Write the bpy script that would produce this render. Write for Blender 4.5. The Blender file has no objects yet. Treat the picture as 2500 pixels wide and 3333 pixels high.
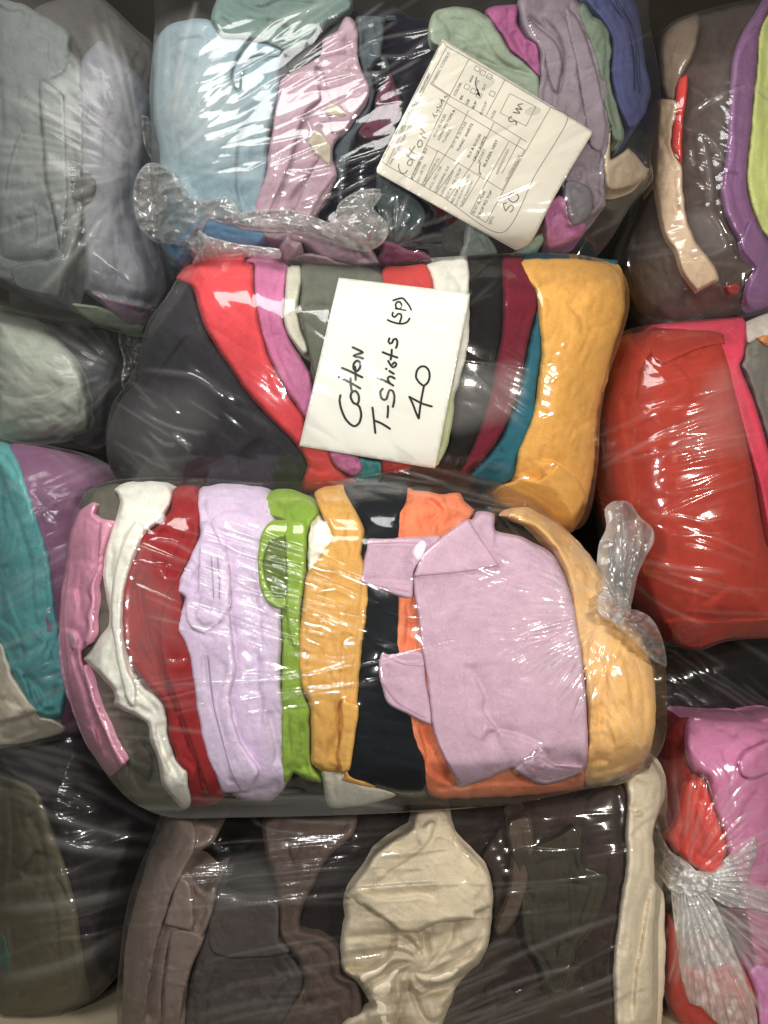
import bpy, math, random
import numpy as np
from mathutils import Vector

# ------------------------------------------------------------------ camera, light, exposure
C = bpy.context.scene.collection
SC = bpy.context.scene
D = 1.60                       # metres from the lens to the plane y = 0
S = 1.234 / 2500.0             # metres per photograph pixel on that plane
ZC = 0.905                     # height of the lens above the shelf board
cam = bpy.data.objects.new('camera', bpy.data.cameras.new('camera'))
C.objects.link(cam)
cam.location = (0, -D, ZC); cam.rotation_euler = (math.pi / 2, 0, 0)
cam.data.sensor_fit = 'VERTICAL'; cam.data.sensor_height = 24
cam.data.lens = 24 * D / (3333 * S)
cam.data.clip_end = 100; cam.data.clip_start = 0.05
SC.camera = cam

world = bpy.data.worlds.new("World"); SC.world = world; world.use_nodes = True
world.node_tree.nodes['Background'].inputs[0].default_value = (1.0, 0.96, 0.90, 1)
world.node_tree.nodes['Background'].inputs[1].default_value = 0.022

def area(name, loc, target, sx, sy, power, col):
    l = bpy.data.lights.new(name, 'AREA'); l.shape = 'ELLIPSE'; l.size = sx; l.size_y = sy
    l.energy = power; l.color = col
    o = bpy.data.objects.new(name, l); C.objects.link(o); o.location = loc
    o.rotation_euler = (Vector(target) - Vector(loc)).to_track_quat('-Z', 'Y').to_euler()
    return o
area('bulb_lamp', (-0.36, -1.72, ZC + 0.12), (-0.02, 0, ZC - 0.05), 0.22, 0.10, 12, (1.0, 1.0, 0.985))
area('ceiling_lamp', (-0.45, -1.0, ZC + 1.25), (0.1, 0.1, ZC - 0.45), 1.2, 0.6, 24, (1.0, 0.985, 0.95))
area('room_lamp', (1.05, -1.65, ZC + 0.10), (0.35, 0, ZC - 0.3), 0.24, 0.18, 22, (1.0, 0.94, 0.85))
SC.view_settings.view_transform = 'Standard'; SC.view_settings.look = 'None'
SC.view_settings.exposure = 0.12; SC.view_settings.gamma = 1.0
SC.cycles.transparent_max_bounces = 24
SC.cycles.max_bounces = 8; SC.cycles.diffuse_bounces = 3; SC.cycles.glossy_bounces = 3
SC.cycles.use_denoising = True

# ------------------------------------------------------------------ tracing zones (x0, y0, photograph px per unit)
ZONES = dict(DV=(0, 0, 1.5069), Z1=(0, 0, .5425), Z2=(400, 0, .5425), Z3=(1200, 0, .5425), Z4=(1900, 0, .4971),
             Z5=(300, 750, .5425), Z6=(1200, 750, .5425), Z7=(1800, 950, .565), Y1=(150, 1500, .6028),
             Y2=(1100, 1500, .6631), Y3=(0, 900, .7236), Y4=(0, 2400, .4219), Y5=(400, 2550, .5425),
             Y6=(1000, 2550, .6631), Y7=(1900, 2100, .5576), N=(960, 880, .3617), V1=(1210, 110, .2291),
             V2=(1400, 150, .3315), V3=(1230, 430, .3014), V5=(150, 480, .1808))

def parse(s):
    zone = ZONES['DV']; pts = []; cor = []
    for t in s.split():
        if t.endswith(':'):
            zone = ZONES[t[:-1]]; continue
        c = t.endswith('c')
        x, y = t.rstrip('c').split(',')
        pts.append((zone[0] + float(x) * zone[2], zone[1] + float(y) * zone[2])); cor.append(c)
    return np.array(pts), cor

def catmull(pts, cor, closed, step=14.0):
    n = len(pts); out = []
    for i in range(n if closed else n - 1):
        p1, p2 = pts[i], pts[(i + 1) % n]
        p0 = pts[i - 1] if (closed or i > 0) else p1
        p3 = pts[(i + 2) % n] if (closed or i < n - 2) else p2
        m1 = 0 * p1 if cor[i] else (p2 - p0) * .42
        m2 = 0 * p2 if cor[(i + 1) % n] else (p3 - p1) * .42
        L = np.linalg.norm(p2 - p1) + 1e-6
        m1 = m1 * min(1, 1.1 * L / (np.linalg.norm(m1) + 1e-6)); m2 = m2 * min(1, 1.1 * L / (np.linalg.norm(m2) + 1e-6))
        k = max(1, int(L / step))
        t = (np.arange(k) / k)[:, None]
        out.append((2*t**3-3*t**2+1)*p1 + (t**3-2*t**2+t)*m1 + (-2*t**3+3*t**2)*p2 + (t**3-t**2)*m2)
    if not closed: out.append(pts[-1:])
    return np.vstack(out)

def seg_dist(P, A, B, side=False):
    """distance, nearest point and signed side of points P to segments A-B"""
    P = P.astype(np.float32); A = A.astype(np.float32); B = B.astype(np.float32)
    d = B - A; L2 = (d * d).sum(1) + 1e-9
    best = np.empty(len(P), np.float32); idx = np.empty(len(P), np.int32); tt = np.empty(len(P), np.float32)
    CH = max(1, 4_000_000 // len(A))
    for s in range(0, len(P), CH):
        p = P[s:s + CH]
        px = p[:, 0:1] - A[None, :, 0]; py = p[:, 1:2] - A[None, :, 1]
        t = np.clip((px * d[:, 0] + py * d[:, 1]) / L2, 0, 1)
        qx = px - t * d[:, 0]; qy = py - t * d[:, 1]
        r = qx * qx + qy * qy
        k = r.argmin(1); ar = np.arange(len(p))
        best[s:s + CH] = np.sqrt(r[ar, k]); idx[s:s + CH] = k; tt[s:s + CH] = t[ar, k]
    near = A[idx] + tt[:, None] * d[idx]
    if not side: return best, near, None, None
    cr = d[idx, 0] * (P[:, 1] - A[idx, 1]) - d[idx, 1] * (P[:, 0] - A[idx, 0])
    return best, near, np.sign(cr), (idx + tt) / len(A)

def inside(P, poly):
    x, y = P[:, 0], P[:, 1]; r = np.zeros(len(P), bool)
    x0, y0 = poly[-1]
    for x1, y1 in poly:
        if y0 != y1:
            c = ((y0 > y) != (y1 > y)) & (x < (x1 - x0) * (y - y0) / (y1 - y0) + x0)
            r ^= c
        x0, y0 = x1, y1
    return r

def sdist(P, poly):
    d, near, _, _ = seg_dist(P, poly, np.roll(poly, -1, 0))
    return np.where(inside(P, poly), d, -d), near

def grf(shape, step, lu, lv, ang, seed):
    """smooth random field, unit variance; lu, lv are lengths (px) along and across angle ang (deg)"""
    rng = np.random.default_rng(seed)
    w = np.fft.rfft2(rng.standard_normal(shape))
    fy = np.fft.fftfreq(shape[0])[:, None] / step; fx = np.fft.rfftfreq(shape[1])[None, :] / step
    a = math.radians(ang)
    fu = fx * math.cos(a) + fy * math.sin(a); fv = -fx * math.sin(a) + fy * math.cos(a)
    g = np.exp(-2 * ((fu * lu) ** 2 + (fv * lv) ** 2)); g[0, 0] = 0
    n = np.fft.irfft2(w * g, shape)
    return n / (n.std() + 1e-9)

def blur(a, sig):
    fy = np.fft.fftfreq(a.shape[0] * 2)[:, None]; fx = np.fft.rfftfreq(a.shape[1] * 2)[None, :]
    p = np.pad(a, ((0, a.shape[0]), (0, a.shape[1])), mode='symmetric')
    g = np.exp(-2 * (math.pi * sig) ** 2 * (fx ** 2 + fy ** 2))
    return np.fft.irfft2(np.fft.rfft2(p) * g, p.shape)[:a.shape[0], :a.shape[1]]

def roll(d, R):
    t = np.clip(d / R, 0, 1)
    return 1 - np.sqrt(np.clip(1 - (1 - t) ** 2, 0, 1))      # 1 at the edge, 0 inside

def groove(P, creases):
    """explicit folds: (path, width px, depth mm, step mm) -> height change in mm"""
    h = np.zeros(len(P))
    for cr in creases:
        path, w, dep = cr[0], cr[1] * 1.0, cr[2] * 1.7; stp = cr[3] * 1.5 if len(cr) > 3 else 0.0
        pts, cor = parse(path); l = catmull(pts, cor, False, 10)
        far = max(8 * w, 40)
        m = ((P[:, 0] > l[:, 0].min() - far) & (P[:, 0] < l[:, 0].max() + far) &
             (P[:, 1] > l[:, 1].min() - far) & (P[:, 1] < l[:, 1].max() + far))
        if not m.any(): continue
        d, _, sd, t = seg_dist(P[m], l[:-1], l[1:], True)
        end = np.clip(np.minimum(t, 1 - t) * 7, 0, 1) ** .6
        sg = 1.0 if stp >= 0 else -1.0
        g = -1.15 * dep * np.where(sd * sg > 0, np.exp(-d / 3.0), np.exp(-d / (3.2 * w)))
        if stp: g = g + .6 * abs(stp) * (sd * sg > 0) * np.exp(-d / (9 * w))
        h[m] += g * end
    return h

# ------------------------------------------------------------------ meshes
def link(name, me, mat, parent=None):
    o = bpy.data.objects.new(name, me); C.objects.link(o)
    if mat: me.materials.append(mat)
    if parent is not None:
        o.parent = parent
    return o

def tag(o, label, cat, group=None):
    o['label'] = label; o['category'] = cat
    if group: o['group'] = group

def np_mesh(name, V, quads, ngons=(), attr=None):
    me = bpy.data.meshes.new(name)
    me.vertices.add(len(V)); me.vertices.foreach_set('co', np.ascontiguousarray(V, np.float32).ravel())
    loops = [quads.astype(np.int32).ravel()]; tot = [np.full(len(quads), quads.shape[1], np.int32)]
    for g in ngons:
        loops.append(np.array(g, np.int32)); tot.append(np.array([len(g)], np.int32))
    loops = np.concatenate(loops); tot = np.concatenate(tot)
    me.loops.add(len(loops)); me.loops.foreach_set('vertex_index', loops)
    me.polygons.add(len(tot))
    me.polygons.foreach_set('loop_start', np.concatenate([[0], np.cumsum(tot)[:-1]]).astype(np.int32))
    me.polygons.foreach_set('use_smooth', np.ones(len(tot), bool))
    if attr is not None:
        a = me.attributes.new('haze', 'FLOAT', 'POINT'); a.data.foreach_set('value', attr.astype(np.float32))
    me.update(); me.validate()
    return me

def snap_grid(poly, step, pad=2):
    lo = poly.min(0) - pad * step; hi = poly.max(0) + pad * step
    nx = int((hi[0] - lo[0]) / step) + 1; ny = int((hi[1] - lo[1]) / step) + 1
    gx, gy = np.meshgrid(lo[0] + np.arange(nx) * step, lo[1] + np.arange(ny) * step)
    P = np.stack([gx.ravel(), gy.ravel()], 1)
    sd, near = sdist(P, poly)
    ok = (sd > -0.5 * step).reshape(ny, nx)
    q = ok[:-1, :-1] & ok[1:, :-1] & ok[:-1, 1:] & ok[1:, 1:]
    jy, jx = np.nonzero(q)
    i0 = jy * nx + jx
    quads = np.stack([i0, i0 + nx, i0 + nx + 1, i0 + 1], 1)      # faces the camera
    E = np.concatenate([quads[:, [0, 1]], quads[:, [1, 2]], quads[:, [2, 3]], quads[:, [3, 0]]])
    key = np.minimum(E[:, 0], E[:, 1]).astype(np.int64) * (nx * ny) + np.maximum(E[:, 0], E[:, 1])
    _, inv, cnt = np.unique(key, return_inverse=True, return_counts=True)
    bE = E[cnt[inv] == 1]
    bv = np.unique(bE)
    P[bv] = near[bv]; sd[bv] = 0
    return P, quads, bE, sd, (ny, nx)

def loops_of(bE):
    nxt = {}
    for a, b in bE: nxt.setdefault(int(a), []).append(int(b))
    out = []
    while nxt:
        s = next(iter(nxt)); l = [s]; c = s
        while True:
            if c not in nxt: break
            n = nxt[c].pop()
            if not nxt[c]: del nxt[c]
            if n == s: break
            l.append(n); c = n
        if len(l) > 2: out.append(l)
    return out

class Bag:
    all = []
    def __init__(s, outline, y0, bulge, Rb, seed, dome=30.0, lean=0.0):
        p, c = parse(outline); s.poly = catmull(p, c, True, 22)
        s.y0, s.bulge, s.Rb, s.seed, s.dome = y0, bulge, Rb, seed, dome
        bulge = s.bulge = bulge * .78; s.k = (D + y0 - bulge * .5e-3) / D
        s.items = []; s.ext = (s.poly.max(0) - s.poly.min(0)) / 2; s.cen = (s.poly.max(0) + s.poly.min(0)) / 2 + np.array([0, lean]) * s.ext
        Bag.all.append(s)
    def H(s, P, sd=None):
        if sd is None: sd, _ = sdist(P, s.poly)
        t = np.clip(sd / s.Rb, 0, 1)
        h = s.bulge * np.sqrt(1 - (1 - t) ** 2)
        q = (P - s.cen) / s.ext
        return h - s.dome * (q ** 2).sum(1)
    def world(s, P, h):
        k = (D + s.y0 - h * 1e-3) / D          # each traced point at its own distance
        return np.stack([(P[:, 0] - 1250) * S * k, s.y0 - h * 1e-3, ZC - (P[:, 1] - 1666.5) * S * k], 1)

def jitter(poly, seed, amp):
    r = np.random.default_rng(seed + 77); n = len(poly); t = np.arange(n) * 2 * math.pi / n
    o = np.zeros((n, 2))
    for k in range(2, max(4, n // 3)):
        a = r.normal(size=2) / math.sqrt(n / 3); p = r.uniform(0, 6.28, 2)
        o += a * np.sin(k * t[:, None] + p)
    return poly + amp * 1.3 * o

def garment(bag, name, outline, mat, label=None, cat='shirt', group=None, parent=None, lift=0, R=26, T=16, seed=0,
            step=4.6, back=60, wr=1.0, ang=90, creases=(), long=210, across=20, hfun=None, swirl=None, raster=True, plabel=None, smooth=True, layer=True):
    if T > 1: R, T = R * .42, T * .9
    if cat == 'shirt' and -9 < lift < 8 and parent is None: lift *= .6
    if lift < -9: lift *= 1.7
    p, c = parse(outline)
    poly = catmull(p, c, True, 14)
    if wr: poly = jitter(poly, seed, 1.2 * min(wr, 1.5))
    P, quads, bE, sd, sh = snap_grid(poly, step)
    base = lambda Q: bag.H(Q) + lift + (hfun(Q) if hfun else 0)
    h0 = base(P) - T * roll(sd, R); h = np.zeros(len(P))
    if wr:
        a = grf(sh, step, long, across, ang, seed + 1).ravel()
        b = grf(sh, step, long * .75, across * .7, ang + 14, seed + 2).ravel()
        f = grf(sh, step, 60, 60, 0, seed + 3).ravel()
        e = grf(sh, step, long * .35, across * .45, ang - 18, seed + 4).ravel()
        i2 = grf(sh, step, 34, 15, ang + 40, seed + 5).ravel()
        w = .3 * f + .5 * a - 6.5 * np.where(b > 0, np.exp(-b / .45), np.exp(b / .05)) * np.clip(f * 1.2 - .1, 0, 1) - 4.5 * np.where(e > 0, np.exp(-e / .5), np.exp(e / .06)) * np.clip(-f * 1.2 - .3, 0, 1)
        h += wr * w * np.clip(sd / 14, 0.15, 1)
        if layer and lift > -20:
            rr = np.random.default_rng(seed + 9); c0 = rr.uniform(26, 40)
            a2 = grf(sh, step, 190, 60, ang, seed + 11).ravel(); a3 = grf(sh, step, 150, 70, ang, seed + 12).ravel()
            for c_, nz, mk in ((c0, a2, a3), (c0 * rr.uniform(2.0, 2.5), a3, -a2)):
                u = sd - c_ - 5 * nz; mk = np.clip(mk * 1.3 + .45, 0, 1) * min(1, .35 + wr * .6) * layer
                sgn = 1 if rr.uniform() < .5 else -1
                h += mk * -8.5 * np.where(u * sgn > 0, np.exp(-np.abs(u) / 2.6), np.exp(-np.abs(u) / 26))
    if swirl:
        z_, cx, cy, n_, tw, amp, r0, r1 = swirl; kz = ZONES[z_]
        v = P - np.array([kz[0] + cx * kz[2], kz[1] + cy * kz[2]]); r = np.hypot(v[:, 0], v[:, 1]) / kz[2]
        th = np.arctan2(v[:, 1], v[:, 0]); fz_ = grf(sh, step, 90, 90, 0, seed + 21).ravel()
        ph = n_ * (th + tw * np.log((r + 30) / 100.)) * .5 + .55 * fz_ + .5 * np.sin(2 * th + 1)
        h += amp * (np.abs(np.sin(ph)) ** .5 - .85) * np.clip(r / r0, .1, 1) * np.clip((r1 - r) / (r1 * .35), 0, 1) * np.clip(sd / 20, .2, 1)
    if creases: h += groove(P, creases) * np.clip(sd / 8, .3, 1)
    h = h0 + np.where(sd > 0, blur(h.reshape(sh), .85).ravel(), h)
    V = bag.world(P, h)
    used = np.unique(quads); rm = np.full(len(P), -1, np.int64); rm[used] = np.arange(len(used))
    V = V[used]; quads = rm[quads]; bE = rm[bE]
    loops = loops_of(bE)
    allv = [V]; n = len(V); sq = []; caps = []
    for l in loops:
        l = np.array(l); k = len(l)
        B = V[l].copy(); B[:, 1] += back * 1e-3
        allv.append(B); i = np.arange(k); j = (i + 1) % k
        sq.append(np.stack([l[j], l[i], n + i, n + j], 1)); caps.append((n + np.arange(k)).tolist()); n += k
    me = np_mesh(name, np.vstack(allv), np.vstack([quads] + sq), caps)
    o = link(name, me, mat, parent)
    if label: tag(o, label, cat, group)
    if plabel: o['label'] = plabel
    if raster: bag.items.append((poly, lift, R, T, 1.2 + 1.3 * wr, hfun))
    o_h = lambda Q: base(Q)
    return o, o_h, poly

# ------------------------------------------------------------------ materials
def lin(c):
    return tuple((v / 255 / 12.92) if v / 255 <= .04045 else ((v / 255 + .055) / 1.055) ** 2.4 for v in c)

def nodes(name):
    m = bpy.data.materials.new(name); m.use_nodes = True
    nt = m.node_tree; nt.nodes.clear()
    return m, nt, nt.nodes.new('ShaderNodeOutputMaterial')

def N(nt, t, **k):
    n = nt.nodes.new(t)
    for a, b in k.items():
        if a.startswith('i_'): n.inputs[a[2:].replace('_', ' ')].default_value = b
        else: setattr(n, a, b)
    return n

MADE = {}
CAL = {'beige cotton shirt bundled into a loose ball in the bottom bag': (1.41, 1.45, 1.49),
 'dark olive grey shirt crumpled between the pale pink and the white shirt': (1.42, 1.47, 1.46),
 'steel blue shirt crumpled under the loose plastic hem of the top bag': (0.91, 1.24, 1.44),
 'dark grey green shirt crumpled under the lower left edge of the form': (0.83, 0.92, 0.96),
 'plum shirt crumpled at the bottom of the top bag above the noted bag': (1.35, 1.28, 1.54),
 'grey green shirt piece poking out below the bottom edge of the form': (1.38, 1.45, 1.52),
 'pale green shirt scrap beside the curled corner of the form': (1.23, 1.49, 1.67),
 'magenta shirt end sticking out under the lower right edge of the form': (1.22, 1.37, 1.34),
 'beige folded flap with an open corner at the right end of the top bag': (1.27, 1.29, 1.3),
 'taupe brown shirt folded in long ridges at the left of the bottom bag': (1.28, 1.27, 1.29),
 'pale pink shirt folded narrow at the outer end of the middle bag': (1.45, 1.39, 1.51),
 'white shirt with one pointed corner sticking out beside the dark red shirt': (1.4, 1.44, 1.49),
 'dark red shirt folded between the white and the pale lavender shirt': (0.91, 0.56, 0.56),
 'pale lavender shirt with stitched hem folded between dark red and lime green shirts': (1.02, 1.03, 1.09),
 'lime green shirt with a looped sleeve, standing narrow beside the lavender shirt': (0.96, 1.03, 0.61),
 'mustard yellow shirt folded between the lime green and the black shirt': (0.93, 0.93, 0.63),
 'black shirt folded flat between the mustard and the orange shirt': (0.69, 0.77, 0.86),
 'bright orange shirt wrapped behind the lilac shirt, crumpled at its upper end': (1.41, 1.33, 1.06),
 'lilac pink polo shirt with pointed collar lying flat in front of the orange shirt': (0.90, 0.94, 0.97),
 'peach yellow shirt folded at the knotted end of the middle bag': (1.21, 1.23, 1.12),
 'charcoal grey shirt filling the outer end of the noted bag beside the coral red shirt': (0.86, 0.88, 0.95),
 'coral red shirt curving from the top edge down to the handwritten note': (0.87, 0.61, 0.69),
 'rose pink shirt folded between the coral red and the cream shirt': (0.92, 0.85, 0.96),
 'grey olive shirt tucked under the edge of the handwritten note': (0.84, 0.87, 0.87),
 'dark slate shirt hidden behind the note, showing above its top edge': (1.17, 1.25, 1.42),
 'scarlet shirt showing above the note beside the white shirt': (0.91, 0.61, 0.58),
 'off white shirt showing above the note beside the black shirt': (0.98, 1.01, 1.04),
 'black shirt folded between the note and the wine red shirt': (0.68, 0.69, 0.73),
 'wine red shirt curving between the black and the teal shirt': (0.96, 0.56, 0.81),
 'dark teal shirt with its edge showing beside the mustard shirt': (0.68, 1.1, 1.19),
 'mustard yellow shirt covering the far end of the noted bag beside the teal shirt': (1.01, 1.01, 0.65),
 'navy black shirt filling the middle of the top bag behind the form': (0.64, 0.64, 0.83),
 'pale blue shirt with a round neckline at the outer end of the top bag': (0.74, 0.79, 0.81),
 'grey teal shirt across the very top of the picture above the pale blue shirt': (0.74, 0.79, 0.81),
 'mauve pink shirt with beige lining crossing the top bag diagonally': (0.81, 0.81, 0.88),
 'slate grey shirt with looped straps between the mauve shirt and the form': (0.76, 0.82, 0.87),
 'plum purple top peeking out beside the left edge of the form': (0.77, 0.67, 0.67),
 'sage green shirt behind the top corner of the inventory form': (0.89, 0.93, 0.94),
 'magenta shirt folded between the sage green and the mauve grey shirt': (0.92, 0.98, 0.94),
 'mauve grey shirt with stitched seams right of the form': (1.02, 1.02, 1.08),
 'dull blue shirt with rows of stitching at the far end of the top bag': (1.14, 1.20, 1.22),
 'dusty green trim folded narrow between mauve grey and dull blue shirts': (1.1, 1.16, 1.17),
 'dark taupe grey shirt at the upper back of the top left bag': (0.8, 0.8, 0.83),
 'lavender grey shirt folded at the knotted end of the top left bag': (0.69, 0.74, 0.76),
 'pale grey shirt with dark woven label in the top left bag': (0.55, 0.61, 0.66),
 'pale green hem showing at the very bottom of the top left bag': (1.41, 1.5, 1.44),
 'dark chocolate brown shirt filling the top right bag': (1.09, 1.11, 1.14),
 'taupe shirt at the upper left corner of the top right bag': (1.2, 1.19, 1.17),
 'narrow tan strip of a shirt with square cut end in the top right bag': (1.32, 1.34, 1.33),
 'orchid purple shirt curving alongside the lime yellow one': (1.09, 1.31, 1.14),
 'lime yellow shirt at the right edge of the top right bag': (1.22, 1.27, 1.15),
 'dark grey shirt behind the pale grey green one on the left': (1.28, 1.32, 1.4),
 'pale grey green shirt bundled at the left edge between two bags': (1.0, 1.02, 1.03),
 'plum purple shirt beside the teal one at the left edge': (0.97, 1.03, 0.95),
 'teal shirt between plum purple and cream at the left edge': (1.12, 1.26, 1.27),
 'cream shirt with pointed end at the lower left of the teal shirt': (1.43, 1.44, 1.47),
 'hot pink shirt between the red orange and the grey shirts': (1.1, 0.67, 0.97),
 'large red orange shirt filling the right hand bag': (0.76, 0.44, 0.23),
 'warm grey shirt at the right edge beside the hot pink shirt': (1.12, 1.16, 1.2),
 'black shirt in the bag squeezed under the red orange one': (0.71, 0.76, 0.78),
 'deep red shirt in the shaded corner of the lower right bag': (1.46, 0.84, 0.96),
 'orchid pink shirt filling the lower right bag': (1.12, 1.21, 1.13),
 'bright red shirt above the white knot in the lower right bag': (0.95, 0.66, 0.55),
 'scarlet red shirt below the white knot in the lower right bag': (1.0, 0.57, 0.57),
 'lilac pink shirt at the bottom right corner': (1.46, 1.3, 1.61),
 'large black shirt at the back of the bottom middle bag': (1.22, 1.16, 1.22),
 'dark charcoal brown shirt in the bottom bag next to the taupe ridges': (1.36, 1.35, 1.4),
 'milk chocolate brown shirt hanging between dark shirts left of the beige bundle': (1.3, 1.22, 1.21),
 'dark brown shirt between the beige bundle and the cream roll': (1.21, 1.12, 1.17),
 'light brown strap of a shirt right of the beige bundle': (1.11, 1.09, 1.1),
 'olive khaki shirt folded right of the beige bundle': (1.03, 1.05, 1.02),
 'purplish black shirt in the lower left bag': (1.05, 1.02, 1.12),
 'dark olive brown shirt in the lower left bag beside purplish black': (1.46, 1.48, 1.41),
 'cream t-shirt mostly hidden, peeking out below and above the mustard shirt': (1.4, 1.44, 1.51),
 'narrow cream t-shirt edge showing between rose pink and grey olive shirts': (0.85, 0.87, 0.89),
 'pale yellow green t-shirt edge peeking out beside the note': (1.19, 1.25, 1.21),
 'sea green t-shirt scrap showing under the bottom edge of the note': (1.09, 1.69, 1.74),
 'bright red sliver of a t-shirt between taupe and brown in the top right bag': (0.92, 0.65, 0.54),
 'small brick red scrap at the bottom of the top right bag': (1.24, 0.91, 0.88),
 'white grey t-shirt at the upper edge of the right hand bag': (1.17, 1.21, 1.26),
 'small orange scrap at the right edge above the grey shirt': (1.22, 1.17, 0.88),
 'dark sea green edge of a t-shirt at the lower left picture edge': (1.09, 1.57, 1.64),
 'long cream roll of cloth upright at the right end of the bottom bag': (1.34, 1.39, 1.44)}; RGB = {}
def cloth(name, rgb, gain=1.12, rough=.95, sheen=.12, fix=None):
    c = lin(rgb)
    if fix: c = [a_ * b_ for a_, b_ in zip(c, fix)]
    c = list(c); g_ = .3 * c[0] + .5 * c[1] + .2 * c[2]
    c = [(v * .80 + g_ * .20) * gain for v in c]; t_ = .84 / max(.84, max(c)); c = [v * t_ for v in c]
    m, nt, out = nodes(name); L = nt.links
    tc = N(nt, 'ShaderNodeTexCoord')
    n1 = N(nt, 'ShaderNodeTexNoise', i_Scale=38.0, i_Detail=4.0, i_Roughness=.6)
    n2 = N(nt, 'ShaderNodeTexNoise', i_Scale=420.0, i_Detail=3.0)
    L.new(tc.outputs['Object'], n1.inputs['Vector']); L.new(tc.outputs['Object'], n2.inputs['Vector'])
    ad = N(nt, 'ShaderNodeMath', operation='ADD'); L.new(n1.outputs['Fac'], ad.inputs[0]); L.new(n2.outputs['Fac'], ad.inputs[1])
    mr = N(nt, 'ShaderNodeMapRange'); mr.inputs['From Min'].default_value = .55; mr.inputs['From Max'].default_value = 1.45
    mr.inputs['To Min'].default_value = .78; mr.inputs['To Max'].default_value = 1.2
    L.new(ad.outputs[0], mr.inputs['Value'])
    mx = N(nt, 'ShaderNodeVectorMath', operation='SCALE'); mx.inputs[0].default_value = c
    L.new(mr.outputs[0], mx.inputs['Scale'])
    b = N(nt, 'ShaderNodeBsdfPrincipled'); b.inputs['Roughness'].default_value = rough
    b.inputs['Specular IOR Level'].default_value = .04
    b.inputs['Sheen Weight'].default_value = sheen; b.inputs['Sheen Roughness'].default_value = .5
    b.inputs['Sheen Tint'].default_value = tuple(min(1, v + .3) for v in c) + (1,)
    L.new(mx.outputs[0], b.inputs['Base Color'])
    rr = random.Random(name + str(rgb))
    mp = N(nt, 'ShaderNodeMapping'); mp.inputs['Rotation'].default_value = (0, math.radians(rr.uniform(-28, 28)), 0)
    mp.inputs['Location'].default_value = (rr.uniform(0, 9), rr.uniform(0, 9), rr.uniform(0, 9)); mp.inputs['Scale'].default_value = (1, .6, .32)
    L.new(tc.outputs['Object'], mp.inputs['Vector'])
    n3 = N(nt, 'ShaderNodeTexNoise', noise_type='RIDGED_MULTIFRACTAL', i_Scale=34.0, i_Detail=2.5, i_Distortion=.9)
    L.new(mp.outputs[0], n3.inputs['Vector'])
    bq = N(nt, 'ShaderNodeBump', i_Strength=.55, i_Distance=.0022, invert=True); L.new(n3.outputs['Fac'], bq.inputs['Height'])
    bp = N(nt, 'ShaderNodeBump', i_Strength=.2, i_Distance=.0012)
    L.new(n2.outputs['Fac'], bp.inputs['Height']); L.new(bq.outputs[0], bp.inputs['Normal']); L.new(bp.outputs[0], b.inputs['Normal'])
    L.new(b.outputs[0], out.inputs[0])
    return m

def film(name, haze=.006, rim=.11, rough=.075, spec=1.25, tint=(.97, .965, .95), bump=.08, milk=(.80, .78, .74)):
    m, nt, out = nodes(name); L = nt.links
    tc = N(nt, 'ShaderNodeTexCoord')
    n1 = N(nt, 'ShaderNodeTexNoise', i_Scale=90.0, i_Detail=3.0, i_Distortion=1.2)
    L.new(tc.outputs['Object'], n1.inputs['Vector'])
    bp = N(nt, 'ShaderNodeBump', i_Strength=bump, i_Distance=.002); L.new(n1.outputs['Fac'], bp.inputs['Height'])
    lw = N(nt, 'ShaderNodeLayerWeight', i_Blend=.5)
    pw = N(nt, 'ShaderNodeMath', operation='POWER'); pw.inputs[1].default_value = 3.0
    L.new(lw.outputs['Facing'], pw.inputs[0])
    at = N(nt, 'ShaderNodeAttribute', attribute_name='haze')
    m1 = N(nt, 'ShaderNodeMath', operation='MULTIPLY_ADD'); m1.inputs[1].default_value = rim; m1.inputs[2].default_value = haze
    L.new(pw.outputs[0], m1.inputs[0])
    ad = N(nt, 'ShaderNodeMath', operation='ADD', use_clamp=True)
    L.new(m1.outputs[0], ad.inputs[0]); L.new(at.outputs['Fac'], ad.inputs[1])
    tr = N(nt, 'ShaderNodeBsdfTransparent'); tr.inputs[0].default_value = tint + (1,)
    df = N(nt, 'ShaderNodeBsdfDiffuse'); df.inputs[0].default_value = milk + (1,)
    L.new(bp.outputs[0], df.inputs['Normal'])
    mx = N(nt, 'ShaderNodeMixShader'); L.new(ad.outputs[0], mx.inputs[0]); L.new(tr.outputs[0], mx.inputs[1]); L.new(df.outputs[0], mx.inputs[2])
    fr = N(nt, 'ShaderNodeFresnel', i_IOR=1.5); L.new(bp.outputs[0], fr.inputs['Normal'])
    fs = N(nt, 'ShaderNodeMath', operation='MULTIPLY', use_clamp=True); fs.inputs[1].default_value = spec; L.new(fr.outputs[0], fs.inputs[0])
    fm = N(nt, 'ShaderNodeMath', operation='MINIMUM'); fm.inputs[1].default_value = .5; L.new(fs.outputs[0], fm.inputs[0])
    gl = N(nt, 'ShaderNodeBsdfGlossy'); gl.inputs['Roughness'].default_value = rough; L.new(bp.outputs[0], gl.inputs['Normal'])
    g2 = N(nt, 'ShaderNodeBsdfGlossy'); g2.inputs['Roughness'].default_value = .22; L.new(bp.outputs[0], g2.inputs['Normal'])
    mg = N(nt, 'ShaderNodeMixShader'); mg.inputs[0].default_value = .24; L.new(gl.outputs[0], mg.inputs[1]); L.new(g2.outputs[0], mg.inputs[2])
    m2 = N(nt, 'ShaderNodeMixShader'); L.new(fm.outputs[0], m2.inputs[0]); L.new(mx.outputs[0], m2.inputs[1]); L.new(mg.outputs[0], m2.inputs[2])
    L.new(m2.outputs[0], out.inputs[0])
    return m

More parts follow.
